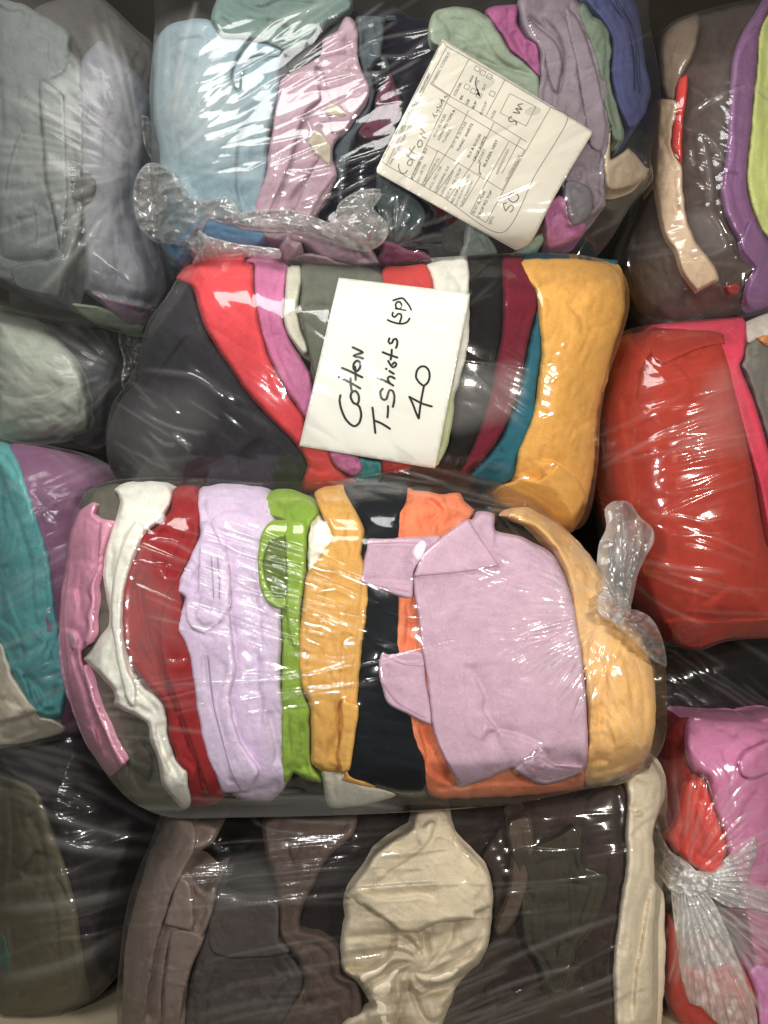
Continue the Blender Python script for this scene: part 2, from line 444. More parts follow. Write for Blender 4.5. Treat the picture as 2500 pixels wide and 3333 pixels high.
def plain(name, rgb, rough=.6, spec=.3):
    m, nt, out = nodes(name)
    b = N(nt, 'ShaderNodeBsdfPrincipled'); b.inputs['Base Color'].default_value = lin(rgb) + (1,)
    b.inputs['Roughness'].default_value = rough; b.inputs['Specular IOR Level'].default_value = spec
    nt.links.new(b.outputs[0], out.inputs[0]); return m

def board(name, a, b_, scale):
    m, nt, out = nodes(name); L = nt.links
    tc = N(nt, 'ShaderNodeTexCoord'); n = N(nt, 'ShaderNodeTexNoise', i_Scale=scale, i_Detail=6.0)
    L.new(tc.outputs['Object'], n.inputs['Vector'])
    r = N(nt, 'ShaderNodeValToRGB'); r.color_ramp.elements[0].color = lin(a) + (1,); r.color_ramp.elements[1].color = lin(b_) + (1,)
    r.color_ramp.elements[0].position = .35; r.color_ramp.elements[1].position = .65
    L.new(n.outputs['Fac'], r.inputs[0])
    b = N(nt, 'ShaderNodeBsdfPrincipled'); b.inputs['Roughness'].default_value = .55
    L.new(r.outputs[0], b.inputs['Base Color']); L.new(b.outputs[0], out.inputs[0]); return m

INK = plain('black_ink', (14, 14, 16), .5); PRINT = plain('printed_grey', (96, 94, 88), .8); BOLD = plain('printed_black', (48, 46, 44), .8)
PENCIL = plain('pen_grey', (84, 82, 80), .7)
THREAD = plain('woven_thread', (150, 150, 142), .9)
FILM = film('clear_film'); FILM_MILKY = film('milky_film', haze=.025, rim=.22, rough=.2, spec=.5)
FILM_KNOT = film('gathered_film', haze=.05, rim=.16, spec=2.2, rough=.07, bump=.04, milk=(.97, .96, .94))
FILM_WHITE = film('white_gathered_film', haze=.30, rim=.35, spec=2.0, rough=.08, bump=.06, milk=(.96, .94, .92))

# ------------------------------------------------------------------ setting
def slab(name, x0, x1, y0, y1, z0, z1, mat):
    V = np.array([(x, y, z) for x in (x0, x1) for y in (y0, y1) for z in (z0, z1)], float)
    F = np.array([(0, 1, 3, 2), (4, 6, 7, 5), (0, 4, 5, 1), (2, 3, 7, 6), (0, 2, 6, 4), (1, 5, 7, 3)])
    o = link(name, np_mesh(name, V, F), mat); o['kind'] = 'structure'
    for p in o.data.polygons: p.use_smooth = False
    return o
slab('shelf', -1.6, 1.6, -0.06, 0.9, -0.03, -0.004, board('shelf_paint', (150, 140, 116), (168, 158, 132), 6))
slab('wall', -1.6, 1.6, 0.9, 0.95, -0.004, 2.6, board('wall_paint', (36, 31, 20), (46, 39, 26), 3))

def gm(bag, name, outline, rgb, label, gain=1.12, **k):
    k.setdefault('group', bag.group)
    k.setdefault('seed', len(bag.items) * 17 + bag.seed * 101)
    RGB[label] = rgb
    o, h, p = garment(bag, name, outline, cloth(name + '_cloth', rgb, gain, fix=CAL.get(label)), label, **k)
    o_mat = o.data.materials[0]; MADE[label] = o, o_mat
    return o, h, o_mat
def gp(bag, name, outline, mat, parent, rgb=None, plabel=None, **k):
    k.setdefault('seed', len(bag.items) * 17 + bag.seed * 101 + 7)
    if rgb is not None: mat = cloth(name + '_cloth', rgb)
    return garment(bag, name, outline, mat, None, parent=parent, plabel=plabel, **k)[0]

# ================================================================== bag in the middle (pink, white, red, lavender ...)
G = Bag("""DV: 190,1060 260,1035 400,1031 560,1040 700,1038 830,1020 905,1008 1000,1020 1070,1040 1150,1080 1230,1150 1290,1220
 1335,1300 1400,1340 1432,1400 1441,1500 1438,1590 1415,1640 1350,1690 1260,1706 1100,1738 900,1753 700,1762 500,1766 370,1766
 290,1735 235,1680 185,1600 150,1500 132,1400 128,1330 138,1230 150,1140""", -.03, 130, 170, 1, 45, .45)
G.group = 'shirts in the middle bag'
gm(G, 'crumpled_shirt', """Y1: 200,190 290,140 420,130 560,300 460,700 460,1100 600,1400 800,1760 830,1860 640,1900 500,1840 400,1740 290,1500 200,1200
 150,800 190,400""", (88, 86, 74), 'dark olive grey shirt crumpled between the pale pink and the white shirt', lift=-22, T=26, R=40, wr=1.8, back=140, long=90,
 creases=[("Y1: 420,1480 480,1600 470,1700 520,1800", 10, 5), ("Y1: 500,1500 580,1600 560,1750", 12, 6), ("Y1: 300,160 330,240 290,300", 9, 4), ("Y1: 290,800 280,900 300,1000", 9, 4)])
o, h, m = gm(G, 'folded_shirt', """Y1: 180,275 255,225 285,235 258,285 290,310 352,325c 335,390 300,500 285,600 265,680 270,760 255,850 255,950 210,1010 192,1030
 200,1100 240,1190 270,1300 320,1420 370,1530 430,1635c 345,1705c 290,1640 210,1520 160,1400 110,1260 80,1130 68,960 75,850 85,700 108,600 122,450 140,360""",
 (228, 152, 178), 'pale pink shirt folded narrow at the outer end of the middle bag', T=30, R=34, back=130, lift=-2, wr=.9,
 creases=[("Y1: 300,540 275,590 235,660 222,700 245,740 235,790 215,830 222,880 218,930 190,1000", 6, 6, -3), ("Y1: 140,1040 165,1130 205,1240 215,1290 250,1400 300,1530 330,1600", 6, 6, 3),
  ("Y1: 270,1330 300,1450 340,1540 390,1640", 4, 3, -2), ("Y1: 110,700 160,700 180,780 175,880", 7, 4, 3), ("Y1: 100,910 150,915 175,960 165,1010", 6, 6), ("Y1: 215,1430 260,1440 290,1540 255,1600", 5, 4, 3),
  ("Y1: 230,1560 275,1590 330,1550", 5, 4), ("Y1: 120,560 190,540 250,560", 7, 3)])
gp(G, 'care_label', "Y1: 120,930 150,925 165,960 160,1010 140,1025 128,990", m, o, rgb=(222, 168, 186), lift=5, T=5, R=10, wr=.3, back=10)
o, h, m = gm(G, 'folded_shirt', """Y1: 365,150 400,125 520,110 640,115 682,160 670,250 610,330 530,400 500,450 480,540 440,580 420,700 410,850 420,1000 450,1100
 500,1180 560,1250 640,1310 655,1400 660,1480 690,1570 720,1640 765,1670c 775,1760 790,1850 740,1880 690,1830 640,1770 615,1700 600,1600 560,1500 545,1420
 470,1370 360,1320c 365,1240 200,1072c 330,900 340,820 315,680 310,560 330,450 370,330 400,220 390,180""", (238, 234, 218),
 'white shirt with one pointed corner sticking out beside the dark red shirt', T=26, R=40, lift=3, back=120,
 creases=[("Y1: 480,330 430,430 385,600 370,750 375,900 400,1080 440,1230 455,1340", 8, 8, 2), ("Y1: 410,280 360,400 345,560 350,700", 6, 4), ("Y1: 520,400 450,520 415,640", 7, 4, 2),
  ("Y1: 390,1070 420,1160 480,1240 540,1290", 8, 4, 2), ("Y1: 400,180 480,190 520,150 560,140", 9, 6, 3), ("Y1: 520,150 530,200 600,230 650,220", 8, 4), ("Y1: 365,1240 420,1260 480,1330", 5, 4, 3),
  ("Y1: 590,1420 620,1550 660,1640 700,1700", 9, 6, 3), ("Y1: 540,1400 600,1330", 6, 4), ("Y1: 690,1570 650,1640", 6, 4)])
gp(G, 'fold', "Y1: 480,330 530,370 470,520 425,660 405,800 405,950 430,1100 480,1230 470,1330 430,1280 385,1090 355,900 350,750 370,600 410,450", m, o, lift=9, T=9, R=18, wr=.6, back=30)
o, h, m = gm(G, 'folded_shirt', """Y1: 690,150 800,140 835,250 835,330 830,420 800,500 740,620 725,720 735,820 740,920 770,1000 795,1150 815,1300 845,1470 895,1600
 930,1700 970,1800 900,1862 800,1870 770,1800 760,1700 710,1620 690,1560 660,1480 655,1380 620,1290 540,1200 480,1120 430,1020 410,880 415,700 440,580 490,500
 510,410 600,350 670,270""", (166, 16, 32), 'dark red shirt folded between the white and the pale lavender shirt', T=26, R=40, lift=-2, back=130,
 creases=[("Y1: 480,600 505,760 540,930 590,1090 640,1200 690,1300 760,1500 850,1700", 7, 5, 2), ("Y1: 600,380 690,420 790,440", 9, 4), ("Y1: 840,1560 830,1680 850,1760", 10, 6), ("Y1: 700,1180 660,1260 740,1330", 6, 3, 2)])
o, h, m = gm(G, 'folded_shirt', """Y1: 820,180 850,140 950,125 1100,135 1200,160 1235,300 1255,420 1265,600 1275,850 1275,1150 1285,1400 1290,1600 1300,1750 1200,1835 1060,1835
 1000,1795 950,1790 910,1700 870,1600 830,1450 800,1250 780,1100 750,1000 712,920 715,850 750,740 703,712c 740,600 800,470 832,400 820,300 810,220""",
 (206, 184, 208), 'pale lavender shirt with stitched hem folded between dark red and lime green shirts', T=28, R=46, lift=1, back=130,
 creases=[("Y1: 835,335 890,330 940,440 985,560 995,660 985,800 1005,980 1020,1140 990,1260 1000,1360 1040,1500 1100,1600 1150,1670 1130,1730 1080,1790", 9, 8, 5), ("Y1: 880,335 950,275 1060,270 1150,310", 6, 5, 4),
  ("Y1: 712,875 800,925 850,942 920,905 985,880", 6, 5, 3), ("Y1: 705,714 810,715", 5, 4, 3), ("Y1: 1010,1160 1080,1140 1180,1090", 16, 3), ("Y1: 830,420 830,600 815,700", 6, 3, -2),
  ("Y1: 1190,1350 1230,1500 1250,1650", 14, 4), ("Y1: 1000,700 1100,820 1200,860", 20, 3)])
gp(G, 'panel', '''Y1: 838,335 890,330 940,440 985,560 995,660 985,800 1005,980 1020,1140 990,1260 1000,1360 1040,1500 1100,1600 1150,1670 1130,1730 1080,1790 1000,1792 950,1788 910,1700 870,1600 832,1450
 802,1250 782,1100 752,1000 714,922 718,850 752,740 705,712c 742,600 802,470 832,400''', m, o, lift=8, T=11, R=22, wr=.8, back=40)
def seam_strip(bag, path, width, mat, parent, hf, lift=1.4, name='seam'):
    return ribbon(bag, hf, [path], width, mat, name, parent, lift)

def ribbon(bag, hf, paths, width, mat, name, parent, lift=.6, taper=False):
    V = []; F = []; caps = []; n = 0
    for s_ in paths:
        w = width
        if isinstance(s_, tuple): s_, w = s_
        pts, cor = parse(s_); l = catmull(pts, cor, False, max(3, w * .6)) if len(pts) > 1 else np.vstack([pts, pts + .5])
        t = np.gradient(l, axis=0); t /= np.linalg.norm(t, axis=1)[:, None] + 1e-9
        nn = np.stack([-t[:, 1], t[:, 0]], 1) * w / 2
        k = len(l)
        V += [l - nn, l + nn]
        i = np.arange(k - 1)
        F.append(np.stack([n + i, n + i + 1, n + k + i + 1, n + k + i], 1)); n += 2 * k
        for e in (0, k - 1):
            a = np.arange(8) * math.pi / 4
            V.append(l[e] + np.stack([np.cos(a), -np.sin(a)], 1) * w / 2)
            caps.append(list(range(n, n + 8))); n += 8
    V = np.vstack(V)
    z = hf(V) + lift
    for c in caps: z[c] += .08
    me = np_mesh(name, bag.world(V, z), np.vstack(F), caps)
    return link(name, me, mat, parent)
ribbon(G, h, ["Y1: 872,1050 900,1300 950,1500 1000,1680 1058,1785"], 3, cloth('seam_thread', (158, 138, 160)), 'seam', o, 8.4)
ribbon(G, h, ["Y1: 892,520 900,640 905,740", "Y1: 925,520 935,640 935,740"], 3, bpy.data.materials['seam_thread'], 'seam', o, 14.5)
gp(G, 'sleeve', "Y1: 830,440 900,440 960,470 985,600 985,800 930,890 860,935 850,942c 760,880 755,760 815,700 820,600", m, o, lift=14, T=9, R=18, wr=.8, back=16)

o, h, m = gm(G, 'folded_shirt', """Y1: 1160,200 1200,165 1300,150 1400,185 1455,230 1480,290 1440,330 1410,420 1405,560 1395,700 1380,800 1375,950 1380,1100 1390,1250
 1425,1340 1425,1450 1430,1550 1440,1650 1480,1700 1490,1735 1410,1730 1340,1690 1300,1745 1275,1740 1265,1600 1265,1400 1270,1150 1275,950 1265,750 1275,600 1285,420
 1290,330 1230,310 1180,300 1155,260""", (134, 164, 22), 'lime green shirt with a looped sleeve, standing narrow beside the lavender shirt', T=26, R=32, lift=1, back=130,
 creases=[("Y1: 1260,250 1310,235 1370,215 1400,200", 8, 7, 3), ("Y1: 1300,240 1290,330", 8, 5), ("Y1: 1200,200 1250,220 1300,240", 8, 5), ("Y1: 1290,1650 1330,1690 1420,1650", 9, 4), ("Y1: 1275,1330 1340,1350 1410,1340", 9, 3)])
gp(G, 'sleeve', "Y1: 1310,325 1215,325 1160,400 1143,540 1155,680 1190,760 1250,800 1300,790 1300,742 1245,735 1207,690 1178,600 1180,520 1214,438 1300,405", m, o, lift=9, T=11, R=14, wr=.4, back=30)
gp(G, 'sleeve_lining', "Y1: 1290,405 1214,430 1175,520 1174,600 1205,695 1245,740 1290,745", m, o, rgb=(92, 114, 20), plabel='shaded inside of the looped lime sleeve', lift=6, T=2, R=10, wr=.4, back=16,  # sleeve inside; its shade is put into the darker green
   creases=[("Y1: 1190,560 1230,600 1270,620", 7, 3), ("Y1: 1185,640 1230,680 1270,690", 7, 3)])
gm(G, 'folded_tshirt', """Y1: 1420,300 1440,285 1475,285 1500,330 1560,380 1560,900 1560,1500 1660,1700 Y2: 130,1590 255,1612 290,1640 150,1685 -40,1702 Y1: 1500,1765 1490,1700
 1480,1500 1440,900 1412,560""", (232, 226, 204), 'cream t-shirt mostly hidden, peeking out below and above the mustard shirt', lift=-9, T=20, R=30, back=110, creases=[("Y1: 1440,300 1445,400 1420,480", 5, 6, 3)])
o, h, m = gm(G, 'folded_shirt', """Y1: 1450,170 1500,140 1620,132 Y2: 40,140 100,250 135,340 130,400 120,460 150,560 155,680 140,800 120,950 110,1080 100,1200 75,1400 55,1520 130,1560
 192,1590c 190,1606 90,1600 0,1570 Y1: 1600,1700 1580,1692 1500,1682 1425,1640c 1425,1450 1420,1320 1370,1200 1355,1100 1355,950 1380,800 1395,640 1440,560 1500,470 1535,420 1520,350 1490,300 1460,220""",
 (222, 164, 62), 'mustard yellow shirt folded between the lime green and the black shirt', lift=3, T=28, R=46, back=130,
 creases=[("Y1: 1490,170 1500,260 1560,330", 8, 5, 3), ("Y1: 1560,1300 1580,1450 1600,1600 1580,1680", 13, 4), ("Y2: 10,1180 20,1300 10,1420 0,1500", 12, 4, 3), ("Y1: 1460,180 1540,230 1640,240", 9, 4), ("Y2: 60,250 40,400 100,440", 12, 4),
  ("Y1: 1380,1100 1480,1130 1600,1100", 22, 3)])
gm(G, 'folded_shirt', """Y2: 20,130 140,108 340,120 310,300 305,700 305,900 350,1200 420,1450 445,1580 430,1640 300,1645 150,1590 40,1560 70,1380 100,1100 140,700 120,450 130,340""",
 (26, 30, 34), 'black shirt folded flat between the mustard and the orange shirt', layer=0, lift=-7, T=24, R=40, back=120, wr=.6)
o, h, m = gm(G, 'folded_shirt', """Y2: 330,128 370,148 440,150 520,165 600,153 622,200 667,240 650,285 620,330 700,600 1100,1300 1215,1540 1190,1605 1100,1625 900,1645 700,1655 480,1655 415,1585
 420,1480 370,1400 330,1290 320,1100 272,930 285,800 285,650 278,380 278,300 288,200""", (240, 128, 74), 'bright orange shirt wrapped behind the lilac shirt, crumpled at its upper end', lift=-9, T=24, R=30, back=120,
 creases=[("Y2: 335,690 342,800 335,930", 6, 7, 3), ("Y2: 385,680 395,800 400,930", 6, 5), ("Y2: 395,1290 430,1420 450,1520 560,1590", 8, 7, 4), ("Y2: 283,255 340,200 420,175", 6, 6, 4), ("Y2: 440,350 470,290 512,245 470,200 430,178", 6, 7, 4),
  ("Y2: 530,320 600,270 650,265", 7, 6), ("Y2: 520,170 540,230 620,240", 8, 5, 3), ("Y2: 330,130 320,190 290,230", 6, 4), ("Y2: 560,1600 800,1580 1150,1590", 9, 4, 2)])
lil, h, m = gm(G, 'folded_shirt', """Y2: 366,568c 372,640 390,760 410,930 440,1100 460,1290 490,1400 540,1500 602,1606c 740,1560 860,1510 920,1556 1000,1580 1100,1560 1213,1508 1226,1350 1212,1100
 1190,900 1150,680 1090,520 1045,450 900,372 772,340 768,262 700,248 660,290 640,285 520,370 420,460""", (202, 162, 182), 'lilac pink polo shirt with pointed collar lying flat in front of the orange shirt', layer=0, lift=5, T=16, R=22, back=60, wr=.45,
 creases=[("Y2: 640,1010 690,1090 722,1160 716,1225 760,1290 792,1322 880,1345 960,1375 1002,1405", 7, 5, 3), ("Y2: 790,1328 740,1335 715,1380", 7, 6, 3), ("Y2: 1000,1402 965,1450 870,1508", 6, 5, 5), ("Y2: 1010,1420 1040,1490 1190,1495", 9, 6, 3),
  ("Y2: 770,270 778,360 772,420", 8, 5), ("Y2: 430,600 480,900 520,1200", 30, 2), ("Y2: 620,1000 640,1250", 20, 3), ("Y2: 1060,470 900,440 800,430", 12, 2)])
gp(G, 'collar', "Y2: 640,284c 700,380 792,512c 780,518 600,548 372,568c 420,460 520,368", m, lil, layer=0, lift=11, T=5, R=9, wr=.25, back=8)
sl = gp(G, 'sleeve', "Y2: 150,380c 300,376 420,372 512,374 400,500 372,560 362,672 280,660 150,612 107,594c 128,490", m, lil, layer=0, lift=4, T=12, R=18, wr=.5, back=40,
   creases=[("Y2: 115,588 250,592 365,606", 4, 4, 4), ("Y2: 130,400 280,395 420,400", 4, 2), ("Y2: 370,515 420,460 480,420", 7, 6), ("Y2: 180,490 300,470 370,500", 14, 3)])
HT = cloth('hem_thread', (176, 128, 156))
for q_ in ("Y2: 150,602 260,625 350,640", "Y2: 150,408 300,402 410,405"): ribbon(G, lambda q: G.H(q) + 4, [q_], 2.5, HT, 'hem', sl, 2.2)
sl = gp(G, 'sleeve', "Y2: 210,940c 260,945 412,940 432,1080 455,1200 462,1302c 400,1280 330,1240 240,1190 206,1080 198,980", m, lil, layer=0, lift=3, T=12, R=20, wr=.5, back=40,
   creases=[("Y2: 205,985 250,965 320,990 425,985", 5, 4, 3), ("Y2: 240,1000 225,1080", 4, 3)])
for q_ in ("Y2: 250,960 330,1000 420,1005", "Y2: 220,1090 300,1190 430,1260"): ribbon(G, lambda q: G.H(q) + 3, [q_], 2.5, HT, 'hem', sl, 2.2)
gp(G, 'hem', "Y2: 862,1510 960,1450 1000,1402 1045,1480 1205,1495 1200,1530 1100,1570 1010,1592 930,1560", m, lil, lift=9, T=9, R=14, wr=2.6, back=16, long=50, across=14, ang=20,
   creases=[("Y2: 960,1460 985,1500 975,1560", 6, 6, 4), ("Y2: 1010,1440 1030,1510 1000,1560", 6, 6, 4)])
gm(G, 'folded_shirt', """Y2: 830,270 960,325 1060,425 1130,575 1160,800 1190,950 1220,1150 1232,1350 1212,1500 1205,1560 1225,1592c 1300,1578 1400,1545 1500,1480 1545,1380 1560,1200 1540,1000 1480,850
 1400,740 1300,560 1200,420 1060,300 920,225""", (232, 178, 98), 'peach yellow shirt folded at the knotted end of the middle bag', lift=-6, T=24, R=50, back=120, wr=1.2,
 creases=[("Y2: 1225,1560 1260,1480 1330,1480", 9, 5, 3), ("Y2: 1230,1200 1250,1330 1240,1450", 12, 4), ("Y2: 1280,800 1240,900 1215,1000", 14, 4)])

# ================================================================== bag above it (charcoal, coral red, pink ... mustard) with the handwritten note
F = Bag("""DV: 400,572 425,553 545,545 620,560 760,570 870,562 960,555 1120,546 1250,550 1320,568 1352,600 1360,660 1342,730 1312,820 1297,900 1292,1000 1277,1100 1250,1143 1180,1133
 1050,1090 940,1085 750,1085 500,1080 300,1075 245,1030 228,960 240,880 290,800 318,700 360,640""", .09, 115, 180, 2, 40, -.3)
F.group = 'shirts in the bag with the handwritten note'
gm(F, 'folded_shirt', """Z5: 480,340 560,312 602,360 640,480 700,640 780,760 870,880 960,1010 1070,1130 1180,1230 1250,1320 1290,1420 1265,1510 1270,1600 900,1600 500,1600 220,1570 110,1420 90,1250 130,1100 200,980
 270,900 290,740 340,600 420,450""", (60, 58, 62), 'charcoal grey shirt filling the outer end of the noted bag beside the coral red shirt', gain=.95, layer=0, lift=-2, T=26, R=50, back=130, wr=1.0,
 creases=[("Z5: 570,630 500,720 400,850 370,920", 8, 4, 3), ("Z5: 1020,1250 950,1290 895,1350 885,1410 930,1500", 8, 7, 4), ("Z5: 500,420 620,440", 6, 3, 2), ("Z5: 560,560 640,600 660,640", 10, 4), ("Z5: 1170,1500 1220,1470 1260,1430", 7, 4), ("Z5: 680,830 740,790 800,800", 14, 4)])
o, h, m = gm(F, 'folded_shirt', """Z5: 500,290 562,212 700,152 880,135 945,142 912,192 967,202 972,350 992,480 1022,620 1062,760 1122,880 1192,1010 1275,1120 1320,1250 1420,1318 1450,1400 1530,1470 1610,1490 1500,1560 1262,1560
 1272,1460 1292,1420 1252,1320 1150,1212 1040,1100 930,980 850,860 750,710 670,570 640,470 600,345 545,315""", (236, 62, 72), 'coral red shirt curving from the top edge down to the handwritten note', layer=0, lift=3, T=28, R=46, back=130, wr=.6,
 creases=[("Z5: 568,215 550,260 545,310", 6, 5), ("Z5: 660,440 760,410 900,380", 14, 2.5), ("Z5: 912,190 960,200", 5, 5), ("Z5: 1265,1330 1340,1350 1420,1345", 8, 5), ("Z5: 1290,1420 1360,1450 1440,1440", 10, 4)])
o, h, m = gm(F, 'folded_shirt', """Z5: 912,188 962,152 1080,150 1162,180 1170,260 1155,400 1145,540 1185,650 1240,740 1305,850 1330,960 1330,1100 1290,1150 1202,1020 1122,890 1062,760 1012,610 980,450 970,300 967,204""",
 (206, 112, 158), 'rose pink shirt folded between the coral red and the cream shirt', lift=1, T=26, R=36, back=130, wr=.8,
 creases=[("Z5: 1050,660 1120,640 1190,660", 14, 4), ("Z5: 1100,230 1140,200 1165,195", 8, 5), ("Z5: 980,420 1060,400 1140,420", 18, 2)])
gp(F, 'sleeve', "Z5: 1425,1325 1500,1335 1600,1360 1622,1420 1600,1475 1560,1480 1520,1450 1460,1420", m, o, lift=6, T=18, R=22, wr=2.0, back=40, long=50, ang=30,
   creases=[("Z5: 1450,1380 1500,1400 1530,1370 1590,1380", 8, 8, 4), ("Z5: 1500,1400 1530,1440", 8, 6)])
gm(F, 'folded_tshirt', """Z5: 1165,222 1200,207 1250,212 1258,300 1242,400 1235,500 1255,600 1295,700 1297,732 1262,745 1190,650 1148,545 1158,420""", (206, 202, 178),
 'narrow cream t-shirt edge showing between rose pink and grey olive shirts', lift=3, T=22, R=26, back=110, wr=.9)
gm(F, 'folded_shirt', """Z5: 1255,200 1350,180 1480,205 1640,215 1760,300 1760,700 1500,1100 1400,1100 1340,960 1310,850 1300,720 1255,600 1238,500 1250,350""", (112, 112, 98),
 'grey olive shirt tucked under the edge of the handwritten note', lift=-3, T=22, R=34, back=120, wr=.9,
 creases=[("Z5: 1245,495 1290,470 1370,462 1450,480", 8, 6, 4), ("Z5: 1270,600 1310,700 1330,800", 10, 5), ("Z5: 1300,300 1400,330 1480,310", 12, 3)])
gm(F, 'folded_shirt', """Z6: -140,180 -20,205 60,215 95,260 95,600 0,1200 60,1420 20,1500 -100,1510 -160,1440 -200,900""", (54, 52, 58),
 'dark slate shirt hidden behind the note, showing above its top edge', lift=-12, T=18, R=30, back=100, wr=1.6)
gm(F, 'folded_shirt', "Z6: 82,240 200,215 340,205 372,260 388,345 400,900 260,1420 230,1450 90,1470 70,1400 95,900", (214, 52, 44),
 'scarlet shirt showing above the note beside the white shirt', lift=-3, T=18, R=30, back=100, wr=.8)
gm(F, 'folded_shirt', "Z6: 342,208 450,178 585,168 604,260 606,372 600,700 480,1100 400,1100 388,345 374,260", (224, 218, 202),
 'off white shirt showing above the note beside the black shirt', lift=-1, T=20, R=34, back=100, wr=1.3, creases=[("Z6: 480,250 520,300 560,370", 10, 4, 2)])
gm(F, 'folded_shirt', """Z6: 590,178 700,160 808,155 806,300 806,450 790,640 760,800 730,950 700,1080 650,1230 600,1340 540,1450 400,1465 385,1400 480,1300 520,1100 550,900 590,650 610,380 600,250""",
 (40, 36, 36), 'black shirt folded between the note and the wine red shirt', gain=.9, lift=-2, T=26, R=50, back=130, wr=.5)
gm(F, 'folded_tshirt', "Z6: 440,1000 500,940 515,930 512,1080 480,1270 425,1410 400,1430 380,1380", (176, 180, 132),
 'pale yellow green t-shirt edge peeking out beside the note', lift=-1, T=18, R=22, back=90)
gm(F, 'folded_shirt', """Z6: 800,158 880,150 930,155 980,270 1016,400 1006,500 966,640 936,800 896,960 862,1080 802,1220 722,1335 622,1440 540,1470 600,1340 662,1190 724,990 764,790 796,630 804,450 800,300""",
 (128, 22, 50), 'wine red shirt curving between the black and the teal shirt', gain=.9, lift=-1, T=26, R=44, back=130, wr=.5)
o, h, m = gm(F, 'folded_shirt', """Z6: 1010,470 1040,620 1040,760 1010,930 1000,1100 950,1240 890,1380 870,1470 790,1530 620,1510 600,1470 724,1345 804,1232 866,1090 902,970 940,800 970,640 1000,540""",
 (18, 102, 118), 'dark teal shirt with its edge showing beside the mustard shirt', gain=.95, lift=-3, T=24, R=36, back=130, wr=.8, creases=[("Z6: 740,1330 775,1345 810,1340", 7, 6, 4)])
gp(F, 'sleeve', "Z6: 920,160 960,132 1200,136 1380,165 1500,185 1480,230 1200,210 960,210", m, o, lift=-6, T=14, R=22, back=60, wr=.6)
o, h, m = gm(F, 'folded_shirt', """Z6: 885,178c 960,162 1180,160 1380,175 1480,188 1525,260 1540,380 1534,500 1492,640 1452,760 1432,900 1392,1000 1372,1150 1362,1300 1352,1420 1332,1550 1292,1690 1230,1800 1150,1810
 1000,1750 850,1670 700,1600 790,1520 852,1512 872,1440 902,1280 962,1150 992,1050 1012,900 1032,750 1022,600 1012,450 1000,380 930,270""", (226, 164, 52),
 'mustard yellow shirt covering the far end of the noted bag beside the teal shirt', layer=0, lift=5, T=30, R=50, back=140, wr=1.1, ang=100,
 creases=[("Z6: 862,1505 900,1472 930,1462 960,1485 1010,1498 1060,1470", 7, 8, 4), ("Z6: 1020,1385 1080,1380 1130,1400 1105,1450", 9, 6, 4), ("Z6: 1002,380 1050,400 1092,412", 8, 6, 3), ("Z6: 1450,220 1490,300 1510,400", 12, 5),
  ("Z6: 1180,440 1260,520 1280,640", 22, 4), ("Z6: 1320,600 1400,580 1480,560", 12, 3), ("Z6: 1250,1200 1320,1150 1370,1140", 14, 4), ("Z6: 1240,1320 1310,1340 1350,1330", 14, 4), ("Z6: 1100,1640 1180,1600 1290,1610", 16, 4)])
gm(F, 'folded_tshirt', "Z6: -70,1370 0,1378 82,1390 80,1470 -20,1530 -90,1500", (56, 134, 130), 'sea green t-shirt scrap showing under the bottom edge of the note', lift=-8, T=16, R=24, back=80, wr=1.5)

# ---- handwritten note (inside the bag, over the shirts)
def wave(q): return 1.6 * np.sin((q[:, 0] * .8 + q[:, 1] * .6) / 95.0) + .8 * np.sin((q[:, 0] - q[:, 1] * .7) / 60.0)
paper = board('note_paper', (230, 230, 222), (236, 235, 228), 3)
note, nh, _ = garment(F, 'paper_note', "N: 395,65c 986,135c 1578,205c 1420,995c 1262,1785c 650,1683c 38,1580c 216,822c", paper, 'white paper note with handwritten words Cotton T-Shirts (SP) 40', 'note', None,
                      lift=8, T=.2, R=2, wr=0, back=.5, step=9, hfun=wave)
nh2 = lambda q: nh(q) + .1
def words(name, strokes, w=20, mat=INK, parent=note, bag=F, hf=nh2, z='N'):
    k = ZONES[z][2]
    return ribbon(bag, hf, [z + ': ' + s_ for s_ in strokes], w * k, mat, name, parent, .7)
words('handwritten_word', ["410,1125 402,1170 418,1250 455,1335 500,1385 540,1402 580,1370 597,1300 582,1230 560,1208 525,1190 502,1140 512,1098 545,1085 572,1120 576,1170 562,1208",
  "385,958 450,985 520,1022 588,1062", "500,972 502,1030 510,1080", "425,878 490,905 550,935 606,962", "542,868 546,930 546,985", "560,905 530,890 530,840 560,812 588,828 588,870 565,903",
  "612,792 575,780 528,768 570,752 612,738 570,715 520,692"], 21)
words('handwritten_word', ["698,1235 706,1300 715,1380 724,1462", "715,1352 760,1368 810,1395 855,1425", "838,1222 838,1270 833,1322",
  "790,1066 770,1090 774,1140 800,1165 825,1155 838,1110 852,1078 880,1085 895,1130 892,1180 882,1228", "748,966 800,990 850,1015 885,1036", "862,1022 838,990 840,962 865,955 898,972",
  "850,905 870,918 890,930", "820,884 824,888", "840,815 860,850 880,872 905,862 912,838 895,825 880,845", "790,736 850,760 922,784", "872,714 870,750 862,802",
  "850,612 842,640 855,660 875,650 885,625 910,615 922,640 920,670 910,697"], 20)
words('handwritten_word', ["835,446 870,462 930,478 980,478 1015,460 1032,432", "882,378 876,405 895,420 915,405 930,390 955,395 958,425 944,466", "905,342 960,350 994,358",
  "915,342 905,310 920,285 945,285 960,310 955,348", "885,270 930,255 970,250 1000,280 1030,320 1047,355"], 17)
words('handwritten_number', ["1030,1138 1060,1200 1090,1280 1115,1335c 1125,1250 1140,1150 1160,1048", "1030,1138 1090,1170 1150,1200 1232,1224",
  "1160,1040 1120,1010 1090,960 1100,900 1130,868 1170,865 1205,900 1212,960 1195,1010 1160,1040"], 19)

